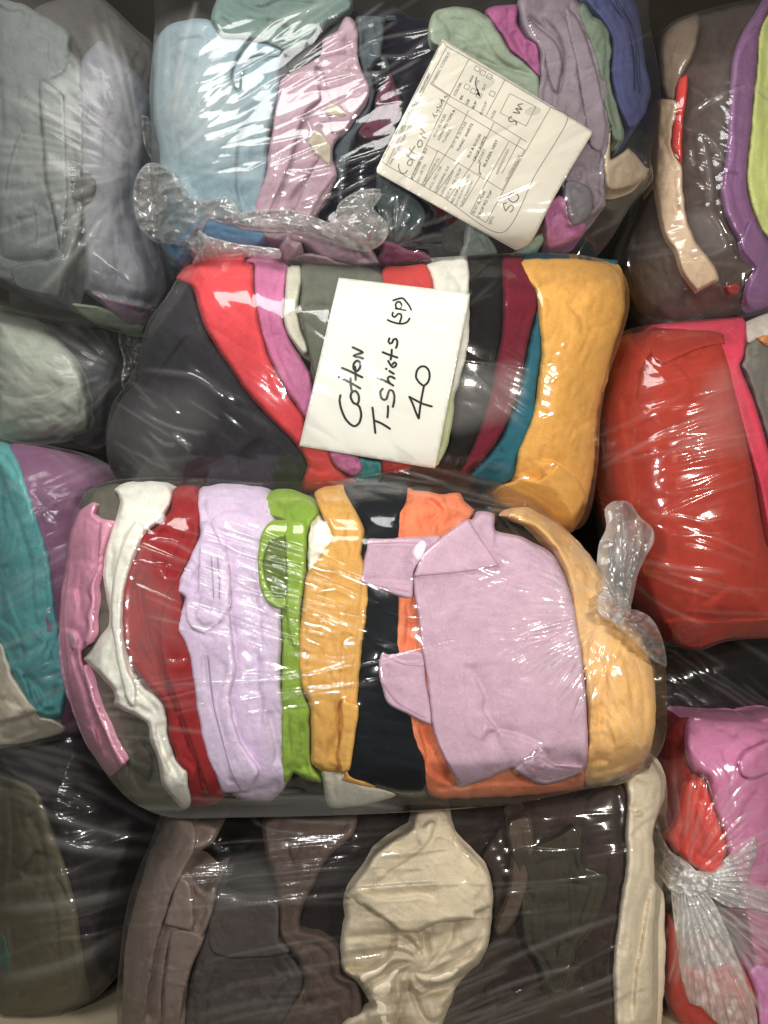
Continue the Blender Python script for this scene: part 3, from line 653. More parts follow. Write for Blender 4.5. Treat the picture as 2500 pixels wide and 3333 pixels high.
# ================================================================== bag at the top (pale blue, mauve, navy, sage ...) with the inventory form
B = Bag("""DV: 335,-60 420,-80 1300,-80 1395,-40 1402,40 1422,150 1427,250 1405,330 1410,390 1372,430 1330,500 1290,548 1200,566 1050,570 900,585 800,590 700,585 560,575 460,570 400,590 365,600 345,560 335,480
 325,380 328,300 322,200 328,130 335,40""", .12, 120, 200, 3)
B.group = 'shirts in the bag with the inventory form'
gm(B, 'folded_shirt', """Z2: 1000,60 1400,60 1659,60 Z3: 250,100 360,125 480,300 560,700 720,1380 560,1590 200,1560 0,1560 Z2: 1300,1560 1150,1200 1250,900 1300,500""", (34, 32, 42),
 'navy black shirt filling the middle of the top bag behind the form', lift=-20, T=20, R=40, back=120, wr=1.8, long=90)
o, h, m = gm(B, 'folded_shirt', """Z2: 190,280 240,180 330,130 450,112 530,122 600,222 740,232 960,310 950,400 940,560 945,650 890,760 880,900 860,1100 820,1300 880,1430 700,1450 480,1400 440,1520 330,1560
 240,1500 190,1350 225,960 182,700 187,450""", (142, 166, 176), 'pale blue shirt with a round neckline at the outer end of the top bag', lift=0, T=26, R=44, back=130, wr=1.0, ang=100,
 creases=[("Z2: 960,300 850,258 760,262 705,330 662,420 655,500 690,552", 8, 9, 5), ("Z2: 705,540 690,460 700,380", 6, 5), ("Z2: 600,222 680,215 750,235", 6, 6), ("Z2: 930,600 890,750 850,950", 9, 5, 3),
  ("Z2: 745,720 700,840 688,1000 690,1150 720,1260", 8, 7, 4), ("Z2: 400,680 440,670 490,690", 14, 7), ("Z2: 330,800 420,900 560,960", 24, 3), ("Z2: 330,300 260,450 230,640", 24, 3), ("Z2: 480,300 380,480 330,640", 24, 3)])
gp(B, 'collar', "Z2: 768,262 850,262 955,305 940,340 850,330 770,350 715,440 705,530 688,548 664,515 665,430 705,335", m, o, lift=5, T=6, R=10, wr=.3, back=12)
gm(B, 'crumpled_shirt', """Z2: 440,1320 520,1300 700,1330 860,1390 840,1450 780,1490 520,1470 450,1570 370,1620 300,1560 250,1470 330,1410""", (98, 128, 152),
 'steel blue shirt crumpled under the loose plastic hem of the top bag', lift=7, T=18, R=30, back=90, wr=2.0, long=70, ang=10)
gm(B, 'folded_shirt', """Z2: 530,120 560,0 620,-80 1300,-80 1380,20 1340,80 1200,150 1130,245 1040,305 960,305 860,262 740,236 600,226""", (116, 138, 130),
 'grey teal shirt across the very top of the picture above the pale blue shirt', lift=4, T=22, R=34, back=110, wr=1.0, ang=35,
 creases=[("Z2: 560,40 700,110 850,150 1000,190", 9, 5, 3), ("Z2: 540,130 570,190 600,224", 6, 4), ("Z2: 640,-20 800,60 960,90", 10, 5, 3), ("Z2: 850,170 950,205 1020,205", 7, 6)])
o, h, m = gm(B, 'folded_shirt', """Z2: 1330,100 1382,112 1412,200 1412,330 1425,400 1482,530 1462,600 1402,690 1340,780 1270,870 1262,960 1290,1040 1230,1180 1130,1330 1210,1350 1330,1290 1420,1380 1500,1500 1560,1592c 1460,1620
 1300,1575 1180,1540 1080,1460 840,1430 780,1250 850,1050 880,850 920,700 930,520 1000,440 1180,340 1200,240 1290,180""", (184, 150, 160), 'mauve pink shirt with beige lining crossing the top bag diagonally', lift=5, T=24, R=32, back=110, wr=1.1, ang=112,
 creases=[("Z2: 1150,400 1185,500 1190,600", 9, 8, 4), ("Z2: 1090,670 1040,790 1010,900 1000,985 940,1110 925,1180", 7, 7, 4), ("Z2: 1190,950 1140,1020 1060,1120 1000,1210", 8, 6, 4), ("Z2: 1285,1045 1190,1170 1100,1340", 8, 7, 4),
  ("Z2: 1210,380 1300,340 1400,345", 7, 5, 3), ("Z2: 1330,250 1360,330 1350,400", 8, 4), ("Z2: 1250,500 1280,620 1270,760", 9, 6, 3), ("Z2: 1000,1300 930,1360 860,1380", 9, 4, 2), ("Z2: 1330,1320 1370,1440 1420,1560", 8, 5, 3),
  ("Z2: 1050,480 1010,640 960,760", 20, 3)])
gp(B, 'panel', "Z2: 1003,445 1150,402c 1192,600c 1100,668 1030,850 1002,985 930,1150 860,1310 800,1250 860,1050 890,850 925,610", m, o, lift=8, T=8, R=12, wr=.5, back=30)
gp(B, 'panel', "Z2: 1195,350 1410,335c 1425,400 1482,530 1462,600 1402,680 1340,780c 1250,800 1240,600", m, o, lift=7, T=8, R=12, wr=.6, back=30)
gp(B, 'panel', "Z2: 1285,1045c 1190,1172 1105,1345c 1000,1330 1130,1040 1185,940c", m, o, lift=8, T=8, R=12, wr=.5, back=30)
gp(B, 'lining', "Z2: 1235,610c 1300,640 1362,690c 1230,695c", m, o, rgb=(176, 166, 142), plabel='beige lining turned out near the middle', lift=9, T=3, R=8, wr=.3, back=6)
gp(B, 'lining', "Z2: 1110,850 1180,790 1250,870c 1245,980 1225,985c 1180,940", m, o, rgb=(170, 160, 138), plabel='lower beige lining turned out', lift=9, T=4, R=10, wr=.4, back=8, creases=[("Z2: 1110,860 1190,950 1230,985", 5, 4)])
gp(B, 'sleeve', "Z2: 935,1500 960,1440 990,1400 1012,1440 1070,1452 1060,1500 1022,1545 1002,1585 985,1605c 955,1550", m, o, lift=26, T=16, R=20, wr=.8, back=60,
   creases=[("Z2: 1000,1420 1015,1460 1060,1460", 10, 10, 4), ("Z2: 975,1470 990,1540 985,1590", 8, 4)])
gp(B, 'tail_hem', "Z2: 1000,1580 1060,1520 1180,1530 1340,1580 1480,1610 1400,1650 1200,1620 1010,1612", m, o, lift=14, T=14, R=18, wr=1.0, back=50, ang=12)
gm(B, 'folded_shirt', """Z2: 1400,110 1500,92 1600,110 1659,100 Z3: 110,95 80,300 60,500 0,420 Z2: 1600,420 1560,330 1490,420 1510,560 1480,700 1400,820 1345,1000 1300,1230 1280,1060 1270,900 1340,790 1460,620 1430,400""",
 (84, 92, 98), 'slate grey shirt with looped straps between the mauve shirt and the form', lift=-4, T=22, R=26, back=100, wr=1.8, long=90,
 creases=[("Z2: 1420,260 1450,290 1480,240 1500,330", 8, 6), ("Z2: 1520,130 1530,230 1570,300 1560,340", 7, 6), ("Z2: 1430,900 1420,1050 1370,1200", 12, 5), ("Z2: 1590,160 1570,240 1600,300", 7, 5)])
gm(B, 'folded_shirt', """Z3: 130,440 165,530 195,640 150,760 60,832 0,842 -70,810 -30,740 30,680 50,560""", (110, 58, 84), 'plum purple top peeking out beside the left edge of the form', lift=2, T=18, R=24, back=70, wr=1.4,
 creases=[("Z3: 140,480 130,600 60,720", 9, 6, 3)])
gm(B, 'crumpled_shirt', """Z3: 60,1010 120,1080 280,1180 340,1280 300,1380 140,1480 60,1400 40,1200""", (66, 76, 76), 'dark grey green shirt crumpled under the lower left edge of the form', lift=-4, T=16, R=24, back=70, wr=1.8, long=70)
gm(B, 'crumpled_shirt', """Z3: 20,1450 130,1440 240,1500 330,1510 395,1580 300,1640 100,1650 20,1600 Z2: 1560,1610 1530,1560 1560,1480""", (112, 62, 84), 'plum shirt crumpled at the bottom of the top bag above the noted bag',
 lift=2, T=16, R=26, back=70, wr=2.0, long=60, ang=10)
gm(B, 'crumpled_shirt', """Z3: 590,1340 660,1340 735,1420 765,1530 640,1560 555,1545 570,1440""", (116, 124, 118), 'grey green shirt piece poking out below the bottom edge of the form', lift=3, T=18, R=30, back=80, wr=1.6, ang=60)
gm(B, 'crumpled_shirt', """Z3: 900,1480 960,1430 1040,1400 1058,1440 1000,1510 900,1560 840,1545""", (124, 144, 132), 'pale green shirt scrap beside the curled corner of the form', lift=0, T=16, R=26, back=80, wr=1.4)
o, h, m = gm(B, 'folded_shirt', """Z3: 395,70 500,40 620,50 712,102 782,190 852,310 942,380 1022,460c 1030,580 1020,640 960,600 880,520 700,420 600,360 480,300 375,260 360,150""", (146, 158, 136),
 'sage green shirt behind the top corner of the inventory form', lift=3, T=18, R=26, back=80, wr=.7, ang=30,
 creases=[("Z3: 560,310 640,350 760,400 860,420 1000,470", 7, 8, 4), ("Z3: 400,90 470,160 500,260", 12, 4), ("Z3: 640,360 800,440 960,520", 9, 6)])
gm(B, 'folded_shirt', """Z3: 702,62 790,32 885,30 895,130 945,230 1012,260 1035,400 1030,470 940,385 852,305 782,190 722,110""", (170, 80, 136), 'magenta shirt folded between the sage green and the mauve grey shirt', lift=0, T=22, R=30, back=90, wr=1.5,
 creases=[("Z3: 850,200 900,280 940,360", 10, 5, 3), ("Z3: 960,250 960,330 1000,400", 8, 5)])
gm(B, 'crumpled_shirt', """Z3: 1040,1260 1130,1170 1195,1200 1222,1320 1302,1330 1282,1420 1080,1495 1062,1370""", (160, 84, 128), 'magenta shirt end sticking out under the lower right edge of the form', lift=2, T=18, R=26, back=80, wr=1.4,
 creases=[("Z3: 1070,1300 1140,1320 1220,1325", 8, 4)])
o, h, m = gm(B, 'folded_shirt', """Z3: 895,0 1000,-60 1150,-80 1250,0 1340,130 1410,400 1450,560 1460,740 1450,900 1430,1070 1405,1250 1222,1350 1182,1180 1130,1100 1000,700 1020,480 1020,300 940,200""", (138, 124, 132),
 'mauve grey shirt with stitched seams right of the form', lift=1, T=24, R=36, back=110, wr=1.3, ang=78,
 creases=[("Z3: 950,100 1040,180 1110,240 1150,310 1155,400 1140,450", 7, 8, 4), ("Z3: 1060,260 1080,320 1040,420", 9, 5), ("Z3: 1250,400 1275,520 1285,620 1270,680", 8, 5, 3), ("Z3: 1240,990 1330,1045 1395,940 1380,900", 7, 6),
  ("Z3: 1300,1050 1340,1150 1370,1220", 7, 6), ("Z3: 1190,1100 1290,1060", 7, 5, 3), ("Z3: 1230,1000 1280,1120 1330,1270", 7, 5), ("Z3: 1090,560 1200,540 1300,580", 12, 3), ("Z3: 1150,60 1260,300 1300,520", 9, 4, 3), ("Z3: 960,120 1060,220 1130,330", 6, 4)])
gp(B, 'cuff', "Z3: 1180,1090 1330,1130 1335,1285 1222,1350", m, o, rgb=(112, 106, 112), plabel='darker grey cuff at the lower end', lift=6, T=5, R=10, wr=.5, back=12)
o2, h2, _ = gm(B, 'folded_shirt', """Z3: 1290,0 1310,-80 1540,-80 1600,0 1640,200 1665,400 1695,560 1650,700 1570,780 1530,720 1480,600 1455,430 1455,250 1400,130""", (72, 76, 120),
 'dull blue shirt with rows of stitching at the far end of the top bag', lift=0, T=24, R=44, back=120, wr=.9, ang=80, creases=[("Z3: 1470,20 1560,140 1600,320 1610,520", 6, 4, 3), ("Z3: 1530,30 1600,140 1640,320", 6, 3, 2)])
ribbon(B, h2, ["Z3: 1490,0 1580,150 1622,340 1628,560", "Z3: 1450,0 1545,150 1590,330 1596,540"], 3, cloth('blue_thread', (44, 48, 84)), 'seam', o2, 1.5)
gm(B, 'folded_shirt', """Z3: 1290,20 1345,100 1392,120 1445,200 1455,330 1445,480 1485,620 1532,780 1525,850 1470,840 1420,660 1390,480 1350,330 1300,190 1250,70""", (112, 124, 106),
 'dusty green trim folded narrow between mauve grey and dull blue shirts', lift=5, T=16, R=20, back=70, wr=1.0, creases=[("Z3: 1390,130 1425,230 1425,380 1415,480 1450,620 1490,780", 6, 6, 4)])
o, h, m = gm(B, 'crumpled_shirt', """Z3: 1455,762c 1448,860 1450,960c 1560,890c 1600,930 1665,1000 1690,1010 1640,1080 1580,1120 1440,1132 1415,970""", (164, 144, 118), 'beige folded flap with an open corner at the right end of the top bag',
 lift=8, T=10, R=14, back=50, wr=.8, creases=[("Z3: 1448,968 1500,930 1560,892", 5, 6, 4), ("Z3: 1600,1060 1640,1020 1680,1015", 6, 5)])

# ---- printed inventory form
def fwave(q):
    u = (q - np.array([1320., 560.])) @ np.array([[.45, .89], [.89, -.45]]).T
    return 1.4 * np.sin(u[:, 1] / 80) + .7 * np.sin((u[:, 0] + u[:, 1]) / 42) - 1.6 * np.exp(-((u[:, 0] * .35 + u[:, 1] + 30) / 16) ** 2) + 9 * np.clip((u[:, 0] - 395) / 140, 0, 1) ** 2
form_paper = board('form_paper', (208, 203, 190), (216, 211, 198), 4)
form, fh, _ = garment(B, 'inventory_form', "Z3: 443,232c 896,511c 1350,790c 1215,1010 1090,1230 1010,1390 960,1465 885,1503c 460,1266c 38,1030c 240,631c", form_paper,
  'printed inventory form with boxes and pen marks tilted inside the top bag', 'form', None, lift=13, T=.2, R=2, wr=0, back=.5, step=8, hfun=fwave)
def lines(name, ls, w, mat): return ribbon(B, fh, ls, w, mat, name, form, .45)
lines('printed_frame', ["Z3: 78,966 258,612 440,252 470,278 600,352 820,480 1093,643 1195,712 1000,1048 800,1395 440,1180 106,990c", "Z3: 106,990 290,620 470,278", "Z3: 78,966 106,990"], 1.7, PRINT)
lines('printed_line', ["Z3: 601,356 491,564 369,820 255,1065", "Z3: 369,494 487,572", "Z3: 818,478 705,692", "Z3: 1093,643 998,808 860,1050 705,1335", "Z3: 369,502 485,576 668,677 949,851",
  "Z3: 469,619 570,680 857,854 937,900", "Z3: 345,870 478,942 802,1141", "Z3: 600,660 490,880 330,1120", "Z3: 752,735 640,955 470,1200", "Z3: 840,850 700,1105 610,1280", "Z3: 912,828 800,1040",
  "Z3: 935,900 802,1141", "Z3: 415,905 320,1110", "Z3: 540,975 405,1160", "Z3: 670,1055 560,1240", "Z3: 610,1280 705,1335"], 1.5, PRINT)
def box(cx, cy, w=28, h=30):
    u = np.array([.45, -.89]); v = np.array([.89, .45])
    c = [np.array([cx, cy]) + u * a * w / 2 + v * b * h / 2 for a, b in ((-1, -1), (1, -1), (1, 1), (-1, 1), (-1, -1))]
    return "Z3: " + " ".join("%.1f,%.1fc" % tuple(p) for p in c)
lines('tick_box', [box(590, 520), box(628, 546), box(662, 572), box(652, 412), box(685, 436), box(725, 457), box(742, 562), box(896, 658, 130, 176)], 1.4, PRINT)
def text(name, s_, a, b, hgt, mat, bold=0.0):
    k = ZONES['Z3'][2]; o0 = np.array(ZONES['Z3'][:2], float)
    a = o0 + np.array(a, float) * k; b = o0 + np.array(b, float) * k; hgt *= k
    cu = bpy.data.curves.new('printed_text', 'FONT'); cu.body = s_; cu.offset = bold; cu.resolution_u = 3
    ob = bpy.data.objects.new('printed_text', cu); C.objects.link(ob)
    dg = bpy.context.evaluated_depsgraph_get(); me = bpy.data.meshes.new_from_object(ob.evaluated_get(dg))
    bpy.data.objects.remove(ob); bpy.data.curves.remove(cu)
    n = len(me.vertices); co = np.empty(n * 3); me.vertices.foreach_get('co', co); co = co.reshape(n, 3)
    x0, x1 = co[:, 0].min(), co[:, 0].max()
    u = (b - a) / np.linalg.norm(b - a); up = np.array([u[1], -u[0]])
    P = a + ((co[:, 0] - x0) / (x1 - x0) * np.linalg.norm(b - a))[:, None] * u + (co[:, 1] / .69 * hgt)[:, None] * up
    V = B.world(P, fh(P) + .5)
    me.vertices.foreach_set('co', V.astype(np.float32).ravel()); me.update()
    return link(name, me, mat, form)
text('printed_title', 'TOPS REMADE CHOP INVENTORY', (188, 812), (374, 442), 15, BOLD, .012)
for s_, a, b, hh, mm in [('FABRIC DESCRIPTION:', (134, 990), (264, 745), 17, PRINT), ('FABRIC CODE/S', (392, 500), (490, 318), 17, PRINT), ('COLOR:', (520, 575), (562, 498), 15, BOLD), ('BK', (557, 600), (572, 572), 15, BOLD),
  ('GR', (592, 630), (610, 598), 15, BOLD), ('B/P', (630, 655), (653, 612), 15, BOLD), ('R/O/P', (680, 690), (714, 612), 15, PRINT), ('WH', (614, 500), (632, 458), 15, BOLD), ('NL', (652, 510), (668, 478), 15, PRINT),
  ('G/Y', (692, 545), (710, 505), 15, BOLD), ('SIZE:', (742, 712), (768, 662), 14, PRINT), ('SLV/ SLVLSS', (397, 825), (466, 690), 15, PRINT), ('LONG PO TOPS &', (424, 842), (520, 662), 15, BOLD), ('TUNICS', (452, 862), (498, 778), 15, PRINT),
  ('SLV/ & SLVLSS', (502, 890), (590, 735), 15, PRINT), ('TUNIC  SHIRTS', (540, 912), (628, 745), 15, BOLD), ('SLV & SLVLSS', (602, 948), (676, 808), 15, BOLD), ('CROP SHIRTS', (636, 970), (708, 822), 15, BOLD), ('JACKET,', (664, 982), (706, 892), 15, PRINT),
  ('BLAZER, VEST', (698, 1002), (778, 842), 15, BOLD), ('KIMONO/COA', (775, 1045), (844, 898), 14, PRINT), ('OUTERWEAR', (832, 1090), (914, 934), 16, PRINT), ('PULLOVER W/ SLV', (268, 1078), (356, 890), 15, BOLD), ('SLV OR TN', (300, 1092), (345, 990), 14, PRINT),
  ('CARDIGANS CL', (334, 1112), (428, 950), 15, PRINT), ('NCL, MC/ DE', (370, 1140), (440, 1002), 15, PRINT), ('CARDIGANS, SLK', (405, 1156), (487, 998), 15, PRINT), ('LONG, PONCHO', (440, 1176), (514, 1026), 15, PRINT), ('SLV/ SLVESS CROP', (470, 1192), (560, 1014), 15, PRINT),
  ('PO TOP AG', (506, 1218), (560, 1105), 14, BOLD), ('SLV/ SLVLSS LONG PO', (528, 1235), (610, 1050), 13, PRINT), ('TOPS & TUNICS NO', (556, 1248), (630, 1085), 13, PRINT), ('SLV/ SLVLSS', (632, 1285), (702, 1150), 15, BOLD), ('CROP PO TOP', (664, 1308), (744, 1148), 16, BOLD), ('QTY:', (730, 1348), (756, 1300), 15, BOLD)]:
    text('printed_text', s_, a, b, hh, mm, .006 if mm is BOLD else 0)
def fwords(name, z, strokes, w, mat=PENCIL): return words(name, strokes, w, mat, form, B, fh, z)
fwords('handwritten_word', 'V3', ["225,345 226,385 240,425 268,447 300,438 318,412", "318,345 345,362 372,335 368,302 342,298 322,322 318,345", "305,232 330,268 400,305", "340,170 375,220 432,240", "322,262 375,190 400,150",
  "440,165 428,125 450,85 478,98 476,145 440,165"], 8)
fwords('handwritten_word', 'V1', ["770,1490 700,1440 690,1420 760,1420 690,1335"], 11)
fwords('handwritten_word', 'V1', ["868,1130 880,1160 892,1192", "880,1160 905,1165 932,1158", "918,1118 930,1098", "938,1068 925,1085 945,1092 965,1082 975,1095 962,1112", "922,1040 955,1050 990,1062", "968,1052 962,1032 990,1036", "975,1010 1000,1022",
  "955,998 957,1000", "985,982 1012,1000", "992,985 988,965 1000,958", "962,925 1000,945 1042,962", "985,962 1012,928", "1042,880 1030,898 1052,902 1062,880 1078,888"], 8, BOLD)
fwords('check_mark', 'V1', ["1490,620 1475,690 1488,770 1520,850"], 12, INK)
fwords('check_mark', 'V1', ["1490,860 1510,850 1535,882", "1500,790 1530,870"], 20, INK)
fwords('check_mark', 'V2', ["495,1145 484,1190 486,1230 500,1262", "470,1245 500,1262"], 7)
fwords('handwritten_word', 'V2', ["800,690 772,715 785,742 825,735 850,748 842,772", "815,648 880,658 842,612 902,622 862,578 908,566"], 9)
fwords('handwritten_number', 'V3', ["1352,775 1365,812 1380,850 1418,802 1448,790 1466,815 1452,845 1430,862", "1352,775 1372,768 1390,758", "1420,732 1408,690 1448,660 1498,668 1522,700 1502,740 1458,757 1420,732"], 9)
# ================================================================== bag top left (grey, lavender grey)
A = Bag("""DV: -80,-60 100,-60 200,-20 270,40 335,110 348,180 330,280 338,340 318,430 335,490 368,560 365,640 312,700 200,692 100,682 0,662 -80,645""", .24, 110, 240, 4)
A.group = 'garments in the grey bag'
gm(A, 'folded_shirt', """Z1: 200,60 450,-20 620,0 760,130 930,290 900,500 860,700 700,700 500,500 380,250""", (88, 84, 82), 'dark taupe grey shirt at the upper back of the top left bag', lift=-10, T=20, R=40, back=120, wr=1.2, ang=50,
 creases=[("Z1: 560,60 700,220 830,420", 14, 5, 3)])
o, h, m = gm(A, 'folded_shirt', """Z1: 480,380 600,240 720,330 850,480 905,620 870,780 850,950 880,1200 930,1450 1000,1590 1012,1740 960,1860 900,1900 700,1850 500,1745c 515,1600 500,1400 480,1100 460,700""", (134, 132, 140),
 'lavender grey shirt folded at the knotted end of the top left bag', lift=-3, T=22, R=36, back=120, wr=1.0, creases=[("Z1: 510,1740 640,1775 800,1800 940,1840", 6, 6, 4), ("Z1: 560,1500 700,1480 880,1440", 20, 3), ("Z1: 700,1300 720,1500 690,1700", 20, 3)])
gp(A, 'lining', "Z1: 560,1765 700,1795 930,1850 960,1870 880,1960 780,1950 680,1880", m, o, rgb=(132, 108, 124), plabel='mauve lining at the lower edge', lift=5, T=10, R=16, back=40, wr=.8)
o, h, m = gm(A, 'folded_shirt', """Z1: -120,10 100,15 250,90 412,190 422,300 490,380 515,600 512,900 505,1200 465,1450 400,1650 362,1812c 100,1745 0,1695 -120,1620""", (140, 142, 136),
 'pale grey shirt with dark woven label in the top left bag', lift=3, T=24, R=40, back=110, wr=1.2, creases=[("Z1: 245,480 250,700 268,900 282,1100 320,1260 352,1400 360,1540", 9, 8, 4), ("Z1: 130,780 60,1000 40,1200", 12, 5, 3),
  ("Z1: -20,1540 120,1580 280,1565 385,1530", 7, 8, 5), ("Z1: 382,560 385,750 392,900", 8, 5, 3), ("Z1: 420,300 395,420 300,480", 10, 4, 3), ("Z1: 60,1620 140,1690 230,1715 330,1650 372,1590", 7, 7, 4), ("Z1: 200,1200 230,1350 220,1480", 16, 5), ("Z1: 100,1300 120,1450", 18, 4)])
lab = gp(A, 'woven_label', "Z1: 413,966c 462,982 494,1005 500,1060 505,1130 492,1208c 430,1190c 425,1080", cloth('label_cloth', (40, 42, 40)), o, plabel='black woven label with grey letters FISHER', raster=False, lift=5, T=2, R=5, wr=0, back=4)
gp(A, 'woven_label', "Z1: 480,1032 540,1045 572,1080 570,1140 535,1215 500,1235c 490,1130", cloth('label_cloth', (52, 54, 52)), o, plabel='second black label behind the first', raster=False, lift=4, T=4, R=10, wr=.3, back=4)
ribbon(A, lambda q: A.H(q) + 5, ["V5: 510,735 470,722", "V5: 525,650 490,655 505,690 470,690 455,655", "V5: 535,590 440,580", "V5: 530,550 435,545", "V5: 482,585 482,548", "V5: 530,460 525,500 432,495 432,455", "V5: 480,498 480,462",
  "V5: 535,410 430,395 435,360 470,350 482,375 480,400", "V5: 482,372 535,345", "V5: 460,790 500,795", "V5: 478,792 480,770"], 13 * .1808, THREAD, 'woven_lettering', lab, .5)
gm(A, 'folded_shirt', """Z1: 430,1820 600,1840 760,1910 880,1950 860,1992 650,1965 540,1920 460,1870""", (112, 120, 104), 'pale green hem showing at the very bottom of the top left bag', lift=-2, T=14, R=18, back=60, wr=1.4, ang=15)

# ================================================================== bag top right (brown, tan, red, purple, lime yellow)
CB = Bag("""Z4: 440,300 520,190 620,120 740,80 900,35 1100,-10 1240,-80 1330,-60 1330,2000 1180,2050 950,2075 700,2105 480,2115 380,2050 310,1850 280,1700 320,1500 390,1350 440,1000 415,800 430,500""", .20, 110, 230, 5)
CB.group = 'garments in the brown bag'
gm(CB, 'folded_shirt', """Z4: 470,300 560,190 700,110 900,60 1060,20 1170,30 1130,200 1050,400 990,600 970,900 950,1150 960,1450 1050,1600 1150,1750 1080,1930 1020,2060 800,2080 580,2095 420,2000 340,1850 310,1650 350,1480 430,1250 450,900 440,600""",
 (84, 70, 64), 'dark chocolate brown shirt filling the top right bag', lift=-12, T=22, R=46, back=130, wr=1.3, creases=[("Z4: 680,1900 620,2000 580,2080", 9, 5), ("Z4: 640,1220 740,1200 760,1160", 10, 5), ("Z4: 680,1380 780,1370", 10, 5), ("Z4: 900,1200 860,1000", 14, 4), ("Z4: 400,1750 480,1800 560,1900", 10, 4)])
gm(CB, 'folded_shirt', """Z4: 530,220 620,140 740,95 770,150 740,300 690,420 650,490 610,590 600,660 545,650 500,560 490,400""", (118, 100, 84), 'taupe shirt at the upper left corner of the top right bag', lift=-1, T=22, R=36, back=90, wr=1.2)
gm(CB, 'folded_shirt', """Z4: 478,660 545,650 612,665 602,780 572,900 600,1020 640,1080 652,1280 682,1450 722,1550 782,1650 852,1740 888,1832c 742,1912c 650,1790 600,1650 520,1520 490,1350 465,1200 470,1050 480,900""", (178, 152, 124),
 'narrow tan strip of a shirt with square cut end in the top right bag', lift=4, T=16, R=22, back=80, wr=1.2, creases=[("Z4: 480,860 540,980 560,1080", 10, 5), ("Z4: 600,1400 640,1360", 10, 4), ("Z4: 500,1120 560,1100 620,1130", 10, 4), ("Z4: 620,1690 700,1700 790,1670", 12, 3)])
gm(CB, 'folded_tshirt', """Z4: 625,508 690,480c 674,650 650,800 645,950 648,1065c 592,990 582,880 602,720 606,610""", (214, 52, 36), 'bright red sliver of a t-shirt between taupe and brown in the top right bag', lift=2, T=16, R=18, back=70, wr=.7)
gm(CB, 'folded_tshirt', """Z4: 930,1880 1000,1850 1035,1885 1010,1920 950,1930""", (150, 52, 44), 'small brick red scrap at the bottom of the top right bag', lift=-4, T=12, R=16, back=50, wr=1.5)
o, h, m = gm(CB, 'folded_shirt', """Z4: 1160,20 1210,-50 1290,-60 1220,70 1160,200 1140,400 1120,620 1100,850 1080,1000 1070,1200 1100,1350 1150,1480 1230,1600 1300,1640 1300,1950 1180,2020 1100,2035 1060,1980 1065,1900 1132,1755 1030,1600
 942,1440 905,1300 905,1180 932,1000 950,700 962,500 990,330 1060,180""", (140, 86, 140), 'orchid purple shirt curving alongside the lime yellow one', lift=1, T=24, R=40, back=110, wr=.8,
 creases=[("Z4: 1030,1160 1000,1140 940,1130", 12, 4), ("Z4: 1132,1755 1180,1720 1260,1700", 12, 6, 3)])
gm(CB, 'folded_shirt', """Z4: 1215,70 1330,0 1330,1640 1215,1575 1135,1450 1085,1300 1065,1150 1085,900 1105,650 1130,400 1145,200""", (206, 214, 122), 'lime yellow shirt at the right edge of the top right bag', lift=4, T=26, R=46, back=110, wr=.7,
 creases=[("Z4: 1160,1510 1207,1490 1260,1500", 10, 6), ("Z4: 1160,300 1180,700 1170,1100", 24, 3)])

# ================================================================== small bag on the left (grey green), bag below it (teal, purple, cream)
DB = Bag("""Y3: -90,120 60,125 150,165 250,205 420,222 545,228 572,300 600,380 590,470 560,540 510,640 490,720 440,790 300,770 100,745 -90,745""", .32, 90, 170, 6)
DB.group = 'garments in the small pale bag'
gm(DB, 'folded_shirt', """Y3: 160,190 300,215 420,230 550,240 560,300 520,420 480,560 460,700 400,760 330,740 300,500 230,330""", (66, 66, 68), 'dark grey shirt behind the pale grey green one on the left', lift=-26, T=18, R=36, back=80, wr=1.4)
gm(DB, 'folded_shirt', """Y3: -90,140 60,142 150,175 210,240 290,310 350,400 390,500 402,600 390,690 260,722 70,742 -90,742""", (150, 156, 142), 'pale grey green shirt bundled at the left edge between two bags', lift=3, T=26, R=60, back=100, wr=1.2, ang=30,
 creases=[("Y3: 10,540 60,556 140,552 220,535 290,490", 9, 6, 4), ("Y3: 0,280 100,320 200,330", 18, 4), ("Y3: 80,640 180,640 300,600", 22, 4)])
EB = Bag("""Y3: -90,740 60,742 200,757 330,788 450,848 510,920 490,1000 460,1150 440,1400 410,1700 390,1950 365,2062 300,2080 180,2095 60,2126 -90,2140""", .23, 105, 200, 7)
EB.group = 'garments in the teal and purple bag'
gm(EB, 'folded_shirt', """Y3: 40,765 150,762 330,802 440,860 490,950 440,1020 400,1150 380,1300 370,1500 380,1800 400,1950 372,2055 290,2070 260,1900 200,1700 150,1200 90,950""", (126, 74, 116), 'plum purple shirt beside the teal one at the left edge', lift=-9, T=22, R=40, back=120, wr=.5)
gm(EB, 'folded_shirt', """Y3: -90,745 10,752 62,782 112,900 152,1030 192,1150 232,1300 257,1500 292,1700 312,1850 282,1980 200,1992 140,1950 60,1790 0,1660 -90,1600""", (62, 140, 142), 'teal shirt between plum purple and cream at the left edge', lift=3, T=26, R=46, back=120, wr=1.2,
 creases=[("Y3: 40,1785 70,1740 110,1712 95,1650", 9, 8, 5), ("Y3: 100,1800 160,1840 190,1890 200,1930", 8, 8, 4), ("Y3: 60,1740 150,1690 200,1640", 12, 5), ("Y3: 130,1830 150,1900 180,1950", 8, 6), ("Y3: 150,1560 210,1640 260,1760", 14, 4), ("Y3: 0,1300 60,1500 100,1600", 20, 4), ("Y3: 190,1820 230,1800 290,1820", 8, 4)])
